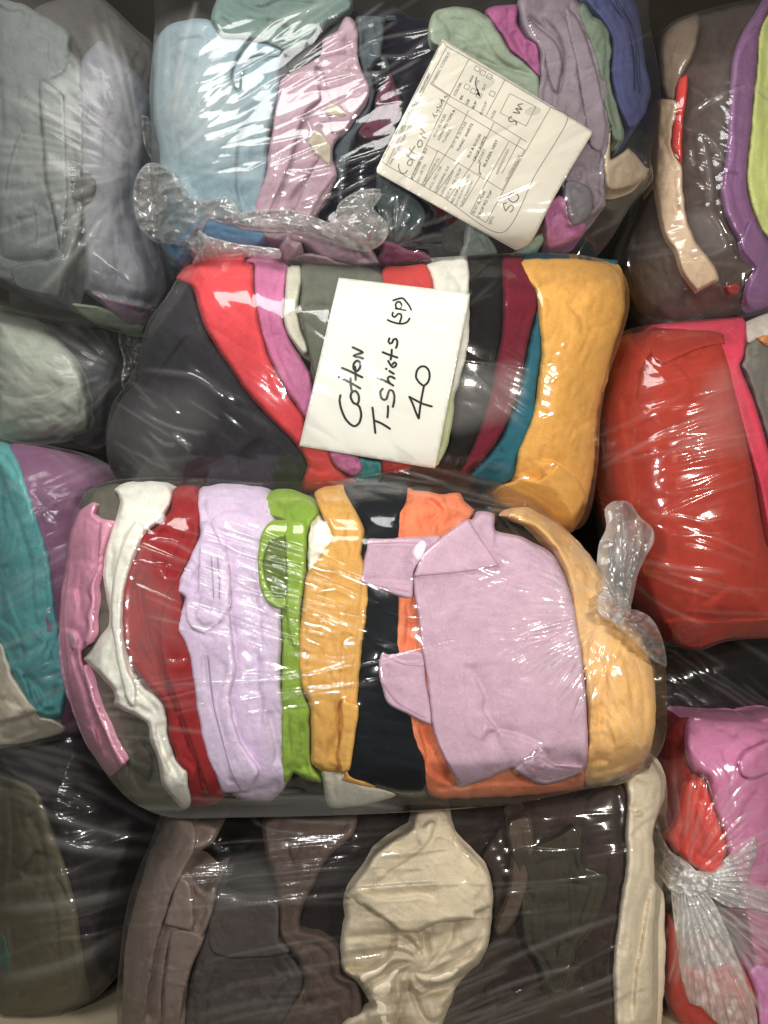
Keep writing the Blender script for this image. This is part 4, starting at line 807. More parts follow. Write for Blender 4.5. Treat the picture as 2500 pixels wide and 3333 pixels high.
o, h, m = gm(EB, 'folded_shirt', """Y3: -90,1590 10,1650 52,1780 122,1890 172,1948 180,1978 232,1985 302,2040 180,2088 60,2118 -90,2132""", (214, 202, 178), 'cream shirt with pointed end at the lower left of the teal shirt', lift=6, T=24, R=30, back=110, wr=1.0, ang=40,
 creases=[("Y3: 175,1955 110,1985 20,2005 -80,2020", 8, 10, 6), ("Y3: 10,1900 60,1930 110,1940", 10, 4)])

# ================================================================== bag on the right (red orange, hot pink, grey)
H_ = Bag("""Z7: 375,250 430,215 480,203 700,172 900,157 1080,142 1239,105 1360,90 1360,2000 1239,1992 1000,2014 850,2063 740,2052 640,2010 560,1900 470,1740 380,1500 325,1250 285,1000 275,700 325,450""", .17, 110, 230, 8)
H_.group = 'garments in the red orange bag'
gm(H_, 'folded_shirt', """Z7: 560,192 900,165 1092,148 1117,180 1115,300 1095,390 1075,420 1105,500 1165,640 1205,780 1255,950 1310,1100 1330,1500 1260,1480 1190,1130 1110,850 1040,600 980,400 940,290 800,230 600,215""", (222, 48, 86),
 'hot pink shirt between the red orange and the grey shirts', lift=-1, T=22, R=30, back=120, wr=.5)
gm(H_, 'folded_shirt', """Z7: 392,262 600,222 900,215 982,240 993,300 1042,430 1082,650 1122,870 1162,1080 1202,1330 1242,1480 1330,1620 1330,1965 1000,2000 850,2052 740,2042 640,1965 540,1760 450,1520 360,1260 310,1000 300,700 345,420""",
 (198, 62, 30), 'large red orange shirt filling the right hand bag', layer=0, lift=4, T=28, R=70, back=140, wr=.35, ang=80,
 creases=[("Z7: 640,270 560,370 512,470 495,560 490,650", 8, 7, 3), ("Z7: 690,392 770,470 800,525", 7, 4), ("Z7: 850,325 920,300 985,290", 6, 6, 4), ("Z7: 740,370 800,375 850,365", 6, 4), ("Z7: 860,1800 950,1755 1015,1700", 9, 4, 2), ("Z7: 640,1890 930,1895 1239,1880", 8, 4, 2),
  ("Z7: 945,1815 945,1875 900,1912 893,1995", 6, 6), ("Z7: 400,600 430,900 470,1200", 30, 4), ("Z7: 560,1500 700,1560 900,1600", 24, 3), ("Z7: 480,460 530,540", 6, 5), ("Z7: 1030,380 1045,440", 6, 5)])
gm(H_, 'folded_tshirt', """Z7: 1112,180 1239,120 1360,100 1360,290 1190,270 1118,300""", (196, 184, 172), 'white grey t-shirt at the upper edge of the right hand bag', lift=-2, T=18, R=26, back=80, wr=1.2)
gm(H_, 'folded_tshirt', """Z7: 1175,262 1239,238 1360,235 1360,330 1239,318""", (206, 132, 62), 'small orange scrap at the right edge above the grey shirt', lift=3, T=14, R=20, back=60, wr=1)
gm(H_, 'folded_shirt', """Z7: 1112,302 1180,272 1239,320 1360,330 1360,1020 1255,900 1182,680 1122,500 1078,422 1098,382""", (118, 112, 104), 'warm grey shirt at the right edge beside the hot pink shirt', lift=2, T=24, R=40, back=100, wr=1.0, creases=[("Z7: 1120,370 1180,360 1300,340", 9, 6, 3)])

# ================================================================== black bag squeezed in on the right, bag with white knot below it
I_ = Bag("""DV: 1180,1330 1300,1350 1420,1405 1500,1395 1720,1370 1720,1570 1600,1580 1430,1580 1300,1620 1180,1600""", .37, 80, 110, 9)
I_.group = 'garments in the black bag'
gm(I_, 'folded_shirt', "DV: 1200,1345 1300,1365 1420,1415 1500,1408 1715,1385 1715,1560 1600,1570 1430,1570 1300,1605 1200,1590", (36, 33, 32), 'black shirt in the bag squeezed under the red orange one', lift=-4, T=20, R=50, back=100, wr=1.2, ang=20)
J = Bag("""Y7: 430,520 500,430 600,412 800,437 950,437 1076,447 1200,435 1220,2360 900,2370 640,2330 520,2180 480,2000 465,1700 460,1450 400,1150 420,900 440,700""", .17, 105, 200, 10)
J.group = 'garments in the bag with the white knot'
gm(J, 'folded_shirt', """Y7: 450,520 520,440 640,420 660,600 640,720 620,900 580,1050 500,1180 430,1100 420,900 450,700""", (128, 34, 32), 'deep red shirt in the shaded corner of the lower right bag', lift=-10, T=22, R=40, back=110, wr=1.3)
gm(J, 'folded_shirt', """Y7: 610,430 800,443 960,440 1200,445 1210,2000 1076,1900 1010,1900 960,1700 900,1400 850,1250 830,1180 800,1050 760,950 720,770 640,740 590,640""", (194, 108, 158), 'orchid pink shirt filling the lower right bag', layer=0, lift=2, T=26, R=60, back=130, wr=1.0,
 creases=[("Y7: 770,490 830,500 880,545", 9, 5), ("Y7: 1090,555 1010,590 940,630 905,700 930,765 990,775 1076,740", 9, 8, 4), ("Y7: 960,450 1000,480 1076,500", 8, 5), ("Y7: 800,600 850,760 860,900", 20, 4), ("Y7: 1000,850 930,960 900,1080", 20, 4)])
gm(J, 'folded_shirt', """Y7: 580,800 640,770 705,795 760,950 802,1060 835,1200 790,1330 700,1330 620,1270 520,1190 475,1100 540,1000""", (232, 62, 40), 'bright red shirt above the white knot in the lower right bag', lift=4, T=22, R=40, back=110, wr=1.0, creases=[("Y7: 640,830 690,960 740,1100", 12, 4, 2)])
gm(J, 'folded_shirt', """Y7: 480,1560 560,1690 600,1850 720,1895 870,1840 960,1940 1000,2080 1020,2350 800,2350 640,2300 530,2150 490,1950""", (232, 58, 46), 'scarlet red shirt below the white knot in the lower right bag', lift=3, T=24, R=50, back=110, wr=1.1)
gm(J, 'folded_shirt', """Y7: 960,1900 1076,1830 1210,1790 1210,2350 1040,2350 1010,2060""", (190, 120, 170), 'lilac pink shirt at the bottom right corner', lift=0, T=22, R=40, back=100, wr=1.1)

# ================================================================== bottom middle bag (brown, black, beige bundle, cream roll)
K = Bag("""DV: 345,1760 370,1730 500,1735 900,1720 1200,1680 1340,1625 1400,1632 1440,1690 1437,1790 1432,1900 1422,2000 1410,2260 1300,2295 800,2300 400,2298 275,2280 252,2190 256,2100 272,1970 298,1880 325,1820""", .09, 118, 170, 11)
K.group = 'garments in the brown and beige bag'
gm(K, 'folded_shirt', """Y5: 560,640 700,560 840,420 950,250 1200,200 1659,150 Y6: 900,150 1200,100 1500,60 1500,1150 Y5: 1500,1560 900,1560 500,1560 370,1300 430,1060 500,900""", (48, 42, 40), 'large black shirt at the back of the bottom middle bag', gain=.9, lift=-22, T=20, R=40, back=130, wr=1.2)
o, h, m = gm(K, 'folded_jacket', """Y5: 262,215 420,215 565,250 560,330 470,400 400,470 360,540 420,575 500,640 565,610 540,800 500,900 432,1050 392,1200 362,1560 200,1570 -10,1550 5,1300 8,1050 40,850 108,600 158,420 215,315""",
 (128, 110, 100), 'taupe brown shirt folded in long ridges at the left of the bottom bag', gain=.98, lift=2, T=26, R=44, back=130, wr=1.0, ang=105,
 creases=[("Y5: 440,370 400,450 360,530 290,690 235,850 185,1050 152,1240 130,1420", 9, 10, 5), ("Y5: 340,565 400,605 415,700 425,830 470,860", 9, 9, 4), ("Y5: 300,890 268,1050 245,1250 238,1420", 9, 8, 4), ("Y5: 485,930 420,1080 372,1250 345,1420", 10, 9, 4),
  ("Y5: 250,830 330,860 420,895", 10, 5, 3), ("Y5: 130,560 230,600", 14, 3), ("Y5: 500,280 420,300 330,360", 12, 4), ("Y5: 110,1330 180,1440", 8, 4)])
gm(K, 'folded_shirt', """Y5: 570,640 750,690 930,715 940,950 1050,1080 1085,1200 1000,1400 850,1560 500,1570 370,1500 432,1060 500,900 540,780""", (76, 68, 65), 'dark charcoal brown shirt in the bottom bag next to the taupe ridges', lift=-4, T=22, R=50, back=120, wr=1.2,
 creases=[("Y5: 540,980 620,1040 900,1030", 20, 4), ("Y5: 500,1280 700,1200 1000,1160", 20, 5)])
gm(K, 'folded_shirt', """Y5: 850,215 1100,195 1385,185 1385,300 1255,420 1195,500 1125,650 1085,720 1062,870 1200,908 1300,1000 1310,1150 1420,1200 1380,1560 900,1560 1000,1350 1085,1200 1050,1060 960,950 940,880 932,700 900,560 860,420""",
 (90, 76, 68), 'milk chocolate brown shirt hanging between dark shirts left of the beige bundle', lift=-3, T=22, R=36, back=120, wr=1.2, creases=[("Y5: 1065,1110 1075,1230 1090,1300 1130,1350", 8, 8, 4), ("Y5: 1080,1090 1150,1130 1210,1165", 8, 4), ("Y5: 960,900 1080,880", 10, 4)])
gm(K, 'folded_shirt', """Y6: 860,350 1000,150 1200,95 1380,60 1560,-20 1600,40 1590,500 1560,850 1540,1280 1000,1290 660,1280 720,1000 880,820 915,600 900,440""", (62, 52, 48), 'dark brown shirt between the beige bundle and the cream roll', lift=-13, T=20, R=40, back=120, wr=1.4,
 creases=[("Y6: 850,1000 870,1100 900,1165", 8, 6), ("Y6: 900,990 930,1160", 7, 5), ("Y6: 960,980 980,1160", 7, 5), ("Y6: 1000,1000 1010,1165", 7, 4), ("Y6: 1150,850 1200,1000 1220,1150", 16, 5), ("Y6: 1020,120 1120,140 1200,220", 12, 5)])
gm(K, 'folded_shirt', """Y6: 985,195 1085,155 1115,300 1085,500 1035,650 945,765 925,700 990,520 1000,350""", (88, 75, 65), 'light brown strap of a shirt right of the beige bundle', lift=2, T=16, R=26, back=70, wr=1.3)
o, h, m = gm(K, 'folded_shirt', """Y6: 1000,330 1120,300 1210,270 1310,200c 1345,260 1350,400 1420,425 1475,465 1450,600 1400,720 1330,800 1290,920 1250,1040 1190,1030 1130,880 1075,800 1050,650 1045,480""", (68, 62, 52), 'olive khaki shirt folded right of the beige bundle', lift=4, T=12, R=18, back=60, wr=.9,
 creases=[("Y6: 1288,415 1290,560 1300,725", 6, 7, 4), ("Y6: 1060,500 1050,560", 8, 5), ("Y6: 1290,410 1400,420", 5, 4), ("Y6: 1080,800 1180,800 1290,780", 7, 5, 3), ("Y6: 1060,560 1150,600 1280,590", 9, 4)])
bun, h, m = gm(K, 'bundled_shirt', """Y6: 520,125 600,105 690,115 712,190 735,255 772,310 832,370 892,440 912,540 904,660 892,780 852,870 792,930 732,1000 702,1090 660,1200 650,1280 120,1285 160,1190 200,1150 300,1105 318,1095 260,1000 200,942 170,905 163,760 185,660
 178,565 230,490 282,420 330,340 430,262 500,215""", (184, 168, 140), 'beige cotton shirt bundled into a loose ball in the bottom bag', layer=0, lift=14, T=34, R=60, back=130, wr=.8, step=5, ang=60,
 swirl=('Y6', 535, 900, 9, .9, 24, 90, 430), creases=[("Y6: 168,915 280,912 388,862 432,770 412,705", 10, 12, 7), ("Y6: 575,730 568,800 530,835", 9, 9, 5), ("Y6: 455,975 462,1060 440,1170 430,1270", 11, 13, 8), ("Y6: 480,1005 560,1035 600,1015 700,972 790,922", 11, 10, -6)])
gp(K, 'flap', """Y6: 185,560c 230,490 282,420 330,342 430,268 505,220 535,140 600,122 678,132 702,195 730,262 772,312 832,372 892,442 905,540 900,610 830,640 832,672 700,680 600,708 545,735 490,742 450,735 400,690 340,650 290,612 262,605""", m, bun, layer=0, lift=26, T=20, R=40, wr=.5, back=40, step=5, ang=25,
 creases=[("Y6: 560,215 610,180 690,205", 8, 8, 5), ("Y6: 640,140 625,240 560,330 430,425 330,500", 10, 8, 5), ("Y6: 700,205 745,310 850,420", 10, 7, -4), ("Y6: 420,300 470,330 560,300", 9, 6), ("Y6: 250,520 400,560 560,545 640,580", 12, 6, 4), ("Y6: 190,555 225,590 268,635", 8, 9, 5), ("Y6: 340,420 400,440 440,470", 16, 5), ("Y6: 600,250 700,270 800,350", 16, 5), ("Y6: 820,560 870,600 890,640", 14, 5)])
o, h, m = gm(K, 'rolled_shirt', """Y7: 238,800 280,735 370,715 405,650 450,690 482,780 472,880 440,980 402,1090 412,1200 412,1300 422,1390 465,1440 472,1600 478,1800 470,2000 430,2330 300,2350 205,2340 178,2100 170,1850 200,1600 220,1450 250,1250 238,1100 255,900""",
 (204, 188, 160), 'long cream roll of cloth upright at the right end of the bottom bag', lift=6, T=34, R=54, back=130, wr=1.0, creases=[("Y7: 262,945 300,975 335,955 345,1000 300,1000", 8, 9, 4), ("Y7: 430,990 340,1050 275,1125", 9, 7, 4), ("Y7: 405,1370 375,1500 345,1700 310,1900 285,2190", 10, 9, -5), ("Y7: 400,700 430,760 420,900", 12, 6),
  ("Y7: 390,1600 400,1800 395,2100", 12, 5), ("Y7: 290,760 350,800 440,790", 14, 4)])

# ================================================================== bottom left bag (olive, black)
L_ = Bag("""Y4: -90,80 100,72 300,50 500,0 640,5 760,180 860,330 960,470 1110,570 1300,640 1290,760 1190,900 1090,1150 1050,1230 990,1500 955,1750 835,1925 705,2035 500,2130 340,2195 200,2240 -90,2270""", .20, 115, 330, 12)
L_.group = 'garments in the dark bag'
gm(L_, 'folded_shirt', """Y4: -90,100 300,80 520,30 700,180 880,420 1050,600 1240,690 1150,900 1060,1150 980,1480 930,1720 740,1980 640,2040 600,1600 500,1000 350,560 200,380 -90,330""", (46, 40, 42), 'purplish black shirt in the lower left bag', gain=.95, lift=-6, T=22, R=60, back=140, wr=.8)
gm(L_, 'folded_shirt', """Y4: -90,310 200,345 322,450 402,700 482,900 542,1100 602,1300 645,1650 705,2015 560,2090 400,2160 200,2220 -90,2255""", (84, 78, 60), 'dark olive brown shirt in the lower left bag beside purplish black', gain=.95, lift=1, T=24, R=60, back=140, wr=.9,
 creases=[("Y4: 270,870 235,960 150,1035", 14, 7, 4), ("Y4: -20,1180 150,1120 320,1065", 12, 7, 4), ("Y4: 0,800 130,720 300,700", 20, 4), ("Y4: 340,460 300,560 200,620", 16, 5)])
gm(L_, 'folded_tshirt', """Y4: -90,1440 12,1455 62,1600 92,1800 0,1860 -90,1860""", (52, 84, 78), 'dark sea green edge of a t-shirt at the lower left picture edge', lift=5, T=16, R=24, back=60, wr=1)

# ------------------------------------------------------------------ folded-over layers that show on single garments
def layer_on(bag, start, outline, name='panel', **k):
    o, m = next(v for q, v in MADE.items() if q.startswith(start))
    k.setdefault('lift', 6); k.setdefault('T', 9); k.setdefault('R', 14); k.setdefault('wr', .5); k.setdefault('back', 30)
    return gp(bag, name, outline, m, o, layer=0, **k)
layer_on(K, 'taupe brown', """Y5: 262,225 420,228 432,380 360,530 290,690 235,850 185,1050 152,1240 130,1420 120,1550 5,1540 10,1050 42,850 110,600 162,420 217,318""", lift=8, wr=.9, ang=105)
layer_on(K, 'taupe brown', """Y5: 300,885 420,892 485,932 420,1080 372,1250 345,1420 330,1550 232,1550 238,1420 245,1250 268,1050""", lift=7, wr=.8, ang=105)
layer_on(K, 'taupe brown', """Y5: 340,560c 402,600 428,830c 412,890c 245,850c 292,690""", name='pocket', lift=7, wr=.5, ang=105)
layer_on(K, 'dark charcoal brown', """Y5: 545,760 760,720 925,730 935,940 1000,1010 880,1040 640,1050 520,990""", lift=2, wr=.8)
layer_on(G, 'dark red', """Y1: 715,640 650,730 612,900 632,1100 700,1290 765,1480 835,1680 885,1850 965,1800 930,1700 895,1600 845,1470 815,1300 795,1150 770,1000 740,920 735,820 728,720""", lift=4)
layer_on(G, 'pale pink', """Y1: 292,330 352,328c 333,400 298,500 283,600 262,680 268,760 252,850 252,950 212,1005 200,960 222,900 215,830 240,760 226,700 242,650 280,560""", name='hem', lift=4, wr=.4)
layer_on(G, 'pale pink', """Y1: 200,1100 240,1190 270,1300 320,1420 370,1530 428,1634c 392,1655c 340,1540 298,1440 248,1320 210,1200""", name='hem', lift=4, wr=.4)
layer_on(G, 'mustard yellow shirt folded', """Y2: 20,1170 60,1185 102,1200 78,1400 56,1520 20,1540 0,1450 18,1320""", name='fold', lift=7)
layer_on(G, 'lime green', """Y1: 1285,340 1340,320 1400,330 1398,560 1385,700 1372,800 1366,1000 1330,1000 1300,850 1300,600""", name='fold', lift=5)
layer_on(H_, 'large red orange', """Z7: 560,232 900,222 982,245c 990,298c 860,322 740,372 640,415 575,372""", name='flap', lift=7, ang=0)
layer_on(H_, 'large red orange', """Z7: 640,1892c 800,1885 930,1893 1120,1885 1320,1880 1320,1960 1000,1998 850,2048 740,2036 680,1980""", name='fold', lift=4, ang=0)
layer_on(B, 'mauve grey shirt', """Z3: 950,105 1040,180 1110,240 1152,310 1158,420 1125,560 1085,480 1045,300 985,200""", name='lapel', lift=5)
layer_on(B, 'mauve grey shirt', """Z3: 1180,40 1260,120 1330,300 1390,520 1430,760 1400,900 1330,880 1290,640 1250,400 1200,200""", lift=5, ang=78)
layer_on(A, 'pale grey shirt', """Z1: 242,480 382,560c 394,900 402,1200 365,1510c 322,1260 284,1100 268,900 250,700""", name='placket', lift=6)
layer_on(A, 'pale grey shirt', """Z1: 60,1620 140,1585 280,1565 388,1530 372,1650 350,1790c 180,1755 90,1720""", name='hem', lift=6)
layer_on(J, 'orchid pink', """Y7: 1090,556 1010,590 940,630 905,700 932,768 1000,778 1100,745 1205,720 1205,545""", name='fold', lift=8)
layer_on(CB, 'orchid purple', """Z4: 1032,1605 1130,1752c 1068,1900 1064,1980 1102,2030 1180,2016 1296,1945 1296,1660 1230,1620 1150,1500 1100,1420""", name='fold', lift=5)
layer_on(F, 'mustard yellow shirt covering', """Z6: 868,1506 905,1474 960,1488 1012,1500 1062,1470 1130,1402c 1240,1480 1300,1600 1225,1795 1150,1800 1000,1745 860,1665 730,1598 795,1530""", name='fold', lift=9, ang=20, wr=.7)
layer_on(F, 'grey olive', """Z5: 1250,480 1300,468 1380,465 1500,490 1560,600 1480,900 1400,960 1330,860 1300,720""", name='fold', lift=3)

# ------------------------------------------------------------------ plastic film: bags drawn over the garments
rnd = random.Random(5)
def fan(z, cx, cy, a0, a1, n, r0, r1, h, w, hz=0.05, bend=.12):
    k = ZONES[z]; out = []
    for i in range(n):
        a = math.radians(a0 + (a1 - a0) * (i + rnd.uniform(-.5, .5)) / max(1, n - 1))
        s_ = rnd.uniform(r0, r0 + (r1 - r0) * .35); e = rnd.uniform(s_ + (r1 - s_) * .3, r1); b = rnd.uniform(-bend, bend)
        pts = []
        for t in (0, .33, .66, 1):
            r = s_ + (e - s_) * t; aa = a + b * t * t
            pts.append((k[0] + (cx + r * math.cos(aa)) * k[2], k[1] + (cy + r * math.sin(aa)) * k[2]))
        out.append((np.array(pts), h * rnd.uniform(.4, 1.2), w * rnd.uniform(.6, 1.5), hz * rnd.uniform(.2, 1.4)))
    return out
def streaks(z, x0, y0, x1, y1, ang, spread, n, l0, l1, h, w, hz=0.05):
    k = ZONES[z]; out = []; n = int(n * .6); w = w * 1.25; h = h * 1.15
    for i in range(n):
        x, y = rnd.uniform(x0, x1), rnd.uniform(y0, y1); a = math.radians(ang + rnd.uniform(-spread, spread)); l = rnd.uniform(l0, l1) / 2; b = rnd.uniform(-.08, .08)
        pts = [(k[0] + (x + t * l * math.cos(a) - b * l * t * t * math.sin(a)) * k[2], k[1] + (y + t * l * math.sin(a) + b * l * t * t * math.cos(a)) * k[2]) for t in (-1, -.4, .3, 1)]
        out.append((np.array(pts), h * rnd.uniform(.4, 1.2), w * rnd.uniform(.6, 1.5), hz * rnd.uniform(.2, 1.4)))
    return out
def st(path, h, w, hz=.1):
    return [(parse(path)[0], h, w, hz)]

def bag_film(bag, label, mat, ridges=(), haze_and_sheen=(), noise=1.0, ang=0.0, step=4.4, back=200, gap=2.0, sag=14, tight=(60, 45, 32, 22, 14, 8)):
    P, quads, bE, sd, sh = snap_grid(bag.poly, step)
    dome = bag.H(P, sd)
    Fh = dome - sag
    for poly, lift, R, T, marg, hf in bag.items:
        lo, hi = poly.min(0), poly.max(0)
        m = np.nonzero((P[:, 0] > lo[0]) & (P[:, 0] < hi[0]) & (P[:, 1] > lo[1]) & (P[:, 1] < hi[1]))[0]
        if not len(m): continue
        d, _ = sdist(P[m], poly); i = d > 0; m = m[i]; d = d[i]
        v = dome[m] + lift - T * roll(d, R) + marg
        if hf: v = v + hf(P[m])
        Fh[m] = np.maximum(Fh[m], v)
    g0 = Fh.reshape(sh); g = g0
    for sg in tight: g = np.maximum(blur(g, sg / step), g0)
    g = np.maximum(blur(g, 8.0 / step), g0)
    g = blur(g, 7.0 / step)
    Fh = np.maximum(g.ravel(), Fh) + gap
    hz = np.zeros(len(P))
    a = grf(sh, step, 170, 60, ang, bag.seed * 7 + 1).ravel(); b = grf(sh, step, 110, 11, ang, bag.seed * 7 + 2).ravel(); c = grf(sh, step, 26, 26, 0, bag.seed * 7 + 3).ravel()
    f = grf(sh, step, 130, 130, 0, bag.seed * 7 + 4).ravel()
    edge = np.clip(sd / 30, .1, 1)
    Fh += noise * edge * (.9 * np.abs(a) + .22 * np.clip(b, 0, 3) * np.clip(f * 1.2 - .1, 0, 1.2) + .03 * c)
    gx = P[:sh[1], 0]; x0 = gx[2]; 
    Px = P.reshape(sh + (2,)); xs = Px[sh[0] // 2, :, 0]; ys = Px[:, sh[1] // 2, 1]
    ox, oy = bag.poly.min(0) - 2 * step
    idx = np.arange(len(P)).reshape(sh)
    for pts, h, w, z in ridges:
        l = catmull(pts, [False] * len(pts), False, 24)
        far = 4.5 * w
        i0 = max(0, int((l[:, 0].min() - far - ox) / step)); i1 = min(sh[1], int((l[:, 0].max() + far - ox) / step) + 2)
        j0 = max(0, int((l[:, 1].min() - far - oy) / step)); j1 = min(sh[0], int((l[:, 1].max() + far - oy) / step) + 2)
        if i1 <= i0 or j1 <= j0: continue
        q = idx[j0:j1, i0:i1].ravel()
        d, _, s_, t = seg_dist(P[q], l[:-1], l[1:], True)
        ok = d < far; q = q[ok]; d = d[ok]; s_ = s_[ok]; t = t[ok]
        tp = np.clip(np.minimum(t, 1 - t) * 5, 0, 1) ** .7
        prof = np.where(s_ > 0, np.exp(-d / (1.1 * w)), np.exp(-(d / (.75 * w)) ** 2))
        Fh[q] += h * prof * tp * edge[q]; hz[q] = np.maximum(hz[q], .6 * z * np.exp(-(d / (1.0 * w)) ** 2) * tp)
    for path, val, soft in haze_and_sheen:  # milky haze areas; some are painted in for reflections on the film
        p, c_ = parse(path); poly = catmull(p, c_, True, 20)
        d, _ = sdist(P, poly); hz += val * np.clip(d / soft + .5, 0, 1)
    V = bag.world(P, Fh)
    used = np.unique(quads); rm = np.full(len(P), -1, np.int64); rm[used] = np.arange(len(used))
    V = V[used]; quads = rm[quads]; bE = rm[bE]; hz = hz[used]
    allv = [V]; n = len(V); sq = []; caps = []; hzs = [hz]
    cen = V.mean(0)
    for l in loops_of(bE):
        l = np.array(l); k = len(l); prev = l
        for dep, shr in ((.45, 1.0), (1.0, .93)):
            Bv = V[l].copy(); Bv[:, 1] += back * dep * 1e-3
            Bv[:, 0] = cen[0] + (Bv[:, 0] - cen[0]) * shr; Bv[:, 2] = cen[2] + (Bv[:, 2] - cen[2]) * shr
            allv.append(Bv); hzs.append(hz[l]); cur = n + np.arange(k); n += k
            j = (np.arange(k) + 1) % k
            sq.append(np.stack([prev[j], prev, cur, cur[j]], 1)); prev = cur
        caps.append(prev.tolist())
    o = link('plastic_bag', np_mesh('plastic_bag', np.vstack(allv), np.vstack([quads] + sq), caps, np.concatenate(hzs)), mat)
    tag(o, label, 'plastic bag', 'tied clear plastic bags of clothes')
    bag.film = o; bag.film_h = (P, Fh)
    return o

def crumple(bag, name, outline, parent, mat, lift, amp, cell, seed, T=10, R=14, pleat=None, step=4, haze=0.0, back=10):
    T = min(T * .5, 9)
    """gathered loose film: faceted by random creases, optionally pleated towards a knot"""
    p, c = parse(outline); poly = catmull(p, c, True, 12)
    P, quads, bE, sd, sh = snap_grid(poly, step)
    rng = np.random.default_rng(seed)
    lo, hi = poly.min(0), poly.max(0)
    n = max(6, int((hi - lo).prod() / cell ** 2)); Q = lo + rng.random((n, 2)) * (hi - lo); hz_ = rng.random(n)
    d = np.sqrt(((P[:, None, :] - Q[None]) ** 2).sum(2)); d.sort(1)
    Q2 = lo + rng.random((n * 4, 2)) * (hi - lo)
    d2 = np.sqrt(((P[:, None, :] - Q2[None]) ** 2).sum(2)); d2.sort(1)
    h = amp * np.clip((d[:, 1] - d[:, 0]) / cell, 0, 1) * 1.9 + amp * .75 * np.clip((d2[:, 1] - d2[:, 0]) / cell * 2, 0, 1) - amp * np.abs(grf(sh, step, cell, cell * .6, rng.uniform(0, 180), seed + 1).ravel()) * .7
    if pleat is not None:
        z, cx, cy, n_, a_ = pleat; kz = ZONES[z]; cc = np.array([kz[0] + cx * kz[2], kz[1] + cy * kz[2]])
        v = P - cc; r = np.linalg.norm(v, axis=1); th = np.arctan2(v[:, 1], v[:, 0])
        w = n_ * th + 1.3 * np.sin(r / 90 + 3 * th) + .6 * np.sin(2.3 * n_ * th)
        h = h * .5 + a_ * (1 - np.abs(np.sin(w * .5)) ** .8) * np.clip(r / 60, .15, 1)
    hn = (h - h.mean()) / (h.std() + 1e-6); fz = haze + (.22 if mat is FILM_WHITE else .07) * np.clip(np.abs(hn) - .6, 0, 1.5) + .12 * np.exp(-(sd / 6) ** 2)
    hh = bag.H(P) + lift + h - T * roll(sd, R)
    V = bag.world(P, hh)
    used = np.unique(quads); rm = np.full(len(P), -1, np.int64); rm[used] = np.arange(len(used))
    V = V[used]; quads = rm[quads]; bE = rm[bE]
    allv = [V]; nv = len(V); sq = []; caps = []; lps = loops_of(bE)
    for l in lps:
        l = np.array(l); k = len(l); Bv = V[l].copy(); Bv[:, 1] += back * 1e-3
        allv.append(Bv); i = np.arange(k); j = (i + 1) % k
        sq.append(np.stack([l[j], l[i], nv + i, nv + j], 1)); caps.append((nv + i).tolist()); nv += k
    V = np.vstack(allv)
    return link(name, np_mesh(name, V, np.vstack([quads] + sq), caps, np.concatenate([fz[used]] + [fz[used][l_] for l_ in lps])), mat, parent)

g = bag_film(G, 'clear plastic bag knotted at its right end, in the middle of the pile', FILM,
 fan('Y2', 1375, 725, 100, 250, 85, 40, 620, 2.2, 6, .16) + fan('Y2', 1375, 725, 150, 215, 40, 200, 1000, 1.0, 4, .03) +
 streaks('Y1', 720, 430, 1500, 950, 19, 4, 40, 450, 900, 3.0, 5, .08) + streaks('Y1', 480, 1150, 1500, 1360, -8, 5, 26, 400, 900, 2.4, 5, .08) + streaks('Y1', 250, 1300, 900, 1560, 4, 8, 18, 150, 420, 1.2, 4, .08) +
 streaks('Y2', 0, 60, 900, 260, 14, 10, 26, 200, 600, 1.3, 5, .08) + streaks('Y1', 300, 1780, 1659, 1900, 2, 3, 14, 300, 900, 1.5, 6, .12) + streaks('Y2', 380, 560, 1150, 900, -12, 8, 26, 150, 420, 1.2, 4, .05) +
 streaks('Y2', 1300, 800, 1600, 1500, 60, 14, 22, 120, 340, 2.2, 5, .1) +
 st("Y1: 570,430 680,440 790,500 860,560", 2.5, 6, .12) + st("Y1: 780,430 1000,500 1300,600 1560,680", 4.5, 7, .15) + st("Y1: 800,560 1050,680 1300,800 1480,870", 4, 7, .12) + st("Y1: 820,640 1000,700 1250,730 1580,800", 4, 6, .12) + st("Y1: 760,760 950,850 1200,950 1500,1040", 4, 6, .12) + st("Y1: 560,1215 900,1200 1300,1180 1659,1100", 2.5, 6, .12) + st("Y2: -60,1030 200,985 500,905 800,850", 2, 5, .1) +
 st("Y2: 720,232 860,260 960,290", 3, 6, .15) + st("Y1: 600,560 640,640 700,640 760,560", 3, 5, .05) + st("Y1: 630,580 680,540 730,560", 3, 5, .05) + st("Y1: 640,1080 700,1090 760,1070", 4, 8, .1),
 haze_and_sheen=[("Y1: 500,470 560,500 600,640 700,700 705,900 730,1000 640,980 630,1200 540,1180 430,1020 410,800 440,580", .06, 70), ("Y1: 250,1780 420,1880 700,1870 1100,1850 1700,1800 1900,1880 1600,1960 600,1960 250,1860", .10, 60)], noise=1.0, ang=8)  # first area: doubled film, its reflection over the red painted as haze
gk = crumple(G, 'knot', "Y2: 1330,640 1380,650 1430,690 1440,740 1410,790 1360,800 1320,760 1305,700", g, FILM_KNOT, 60, 7, 26, 31, T=26, R=34, back=60, haze=.15)
crumple(G, 'loose_end', """Y2: 1350,690 1320,610 1310,540 1320,420 1358,330 1350,235 1398,195 1440,210 1480,272 1545,330 1552,400 1512,470 1472,560 1452,650 1430,720""", g, FILM_KNOT, 66, 5, 60, 32, T=22, R=20, back=60, pleat=('Y2', 1395, 860, 40, 12), haze=.0)
crumple(G, 'loose_end', "Y2: 1375,770 1400,742 1500,745 1560,800 1600,900 1612,1010 1540,965 1470,890 1400,830", g, FILM_KNOT, 52, 8, 36, 33, T=18, R=18, back=40, haze=0)

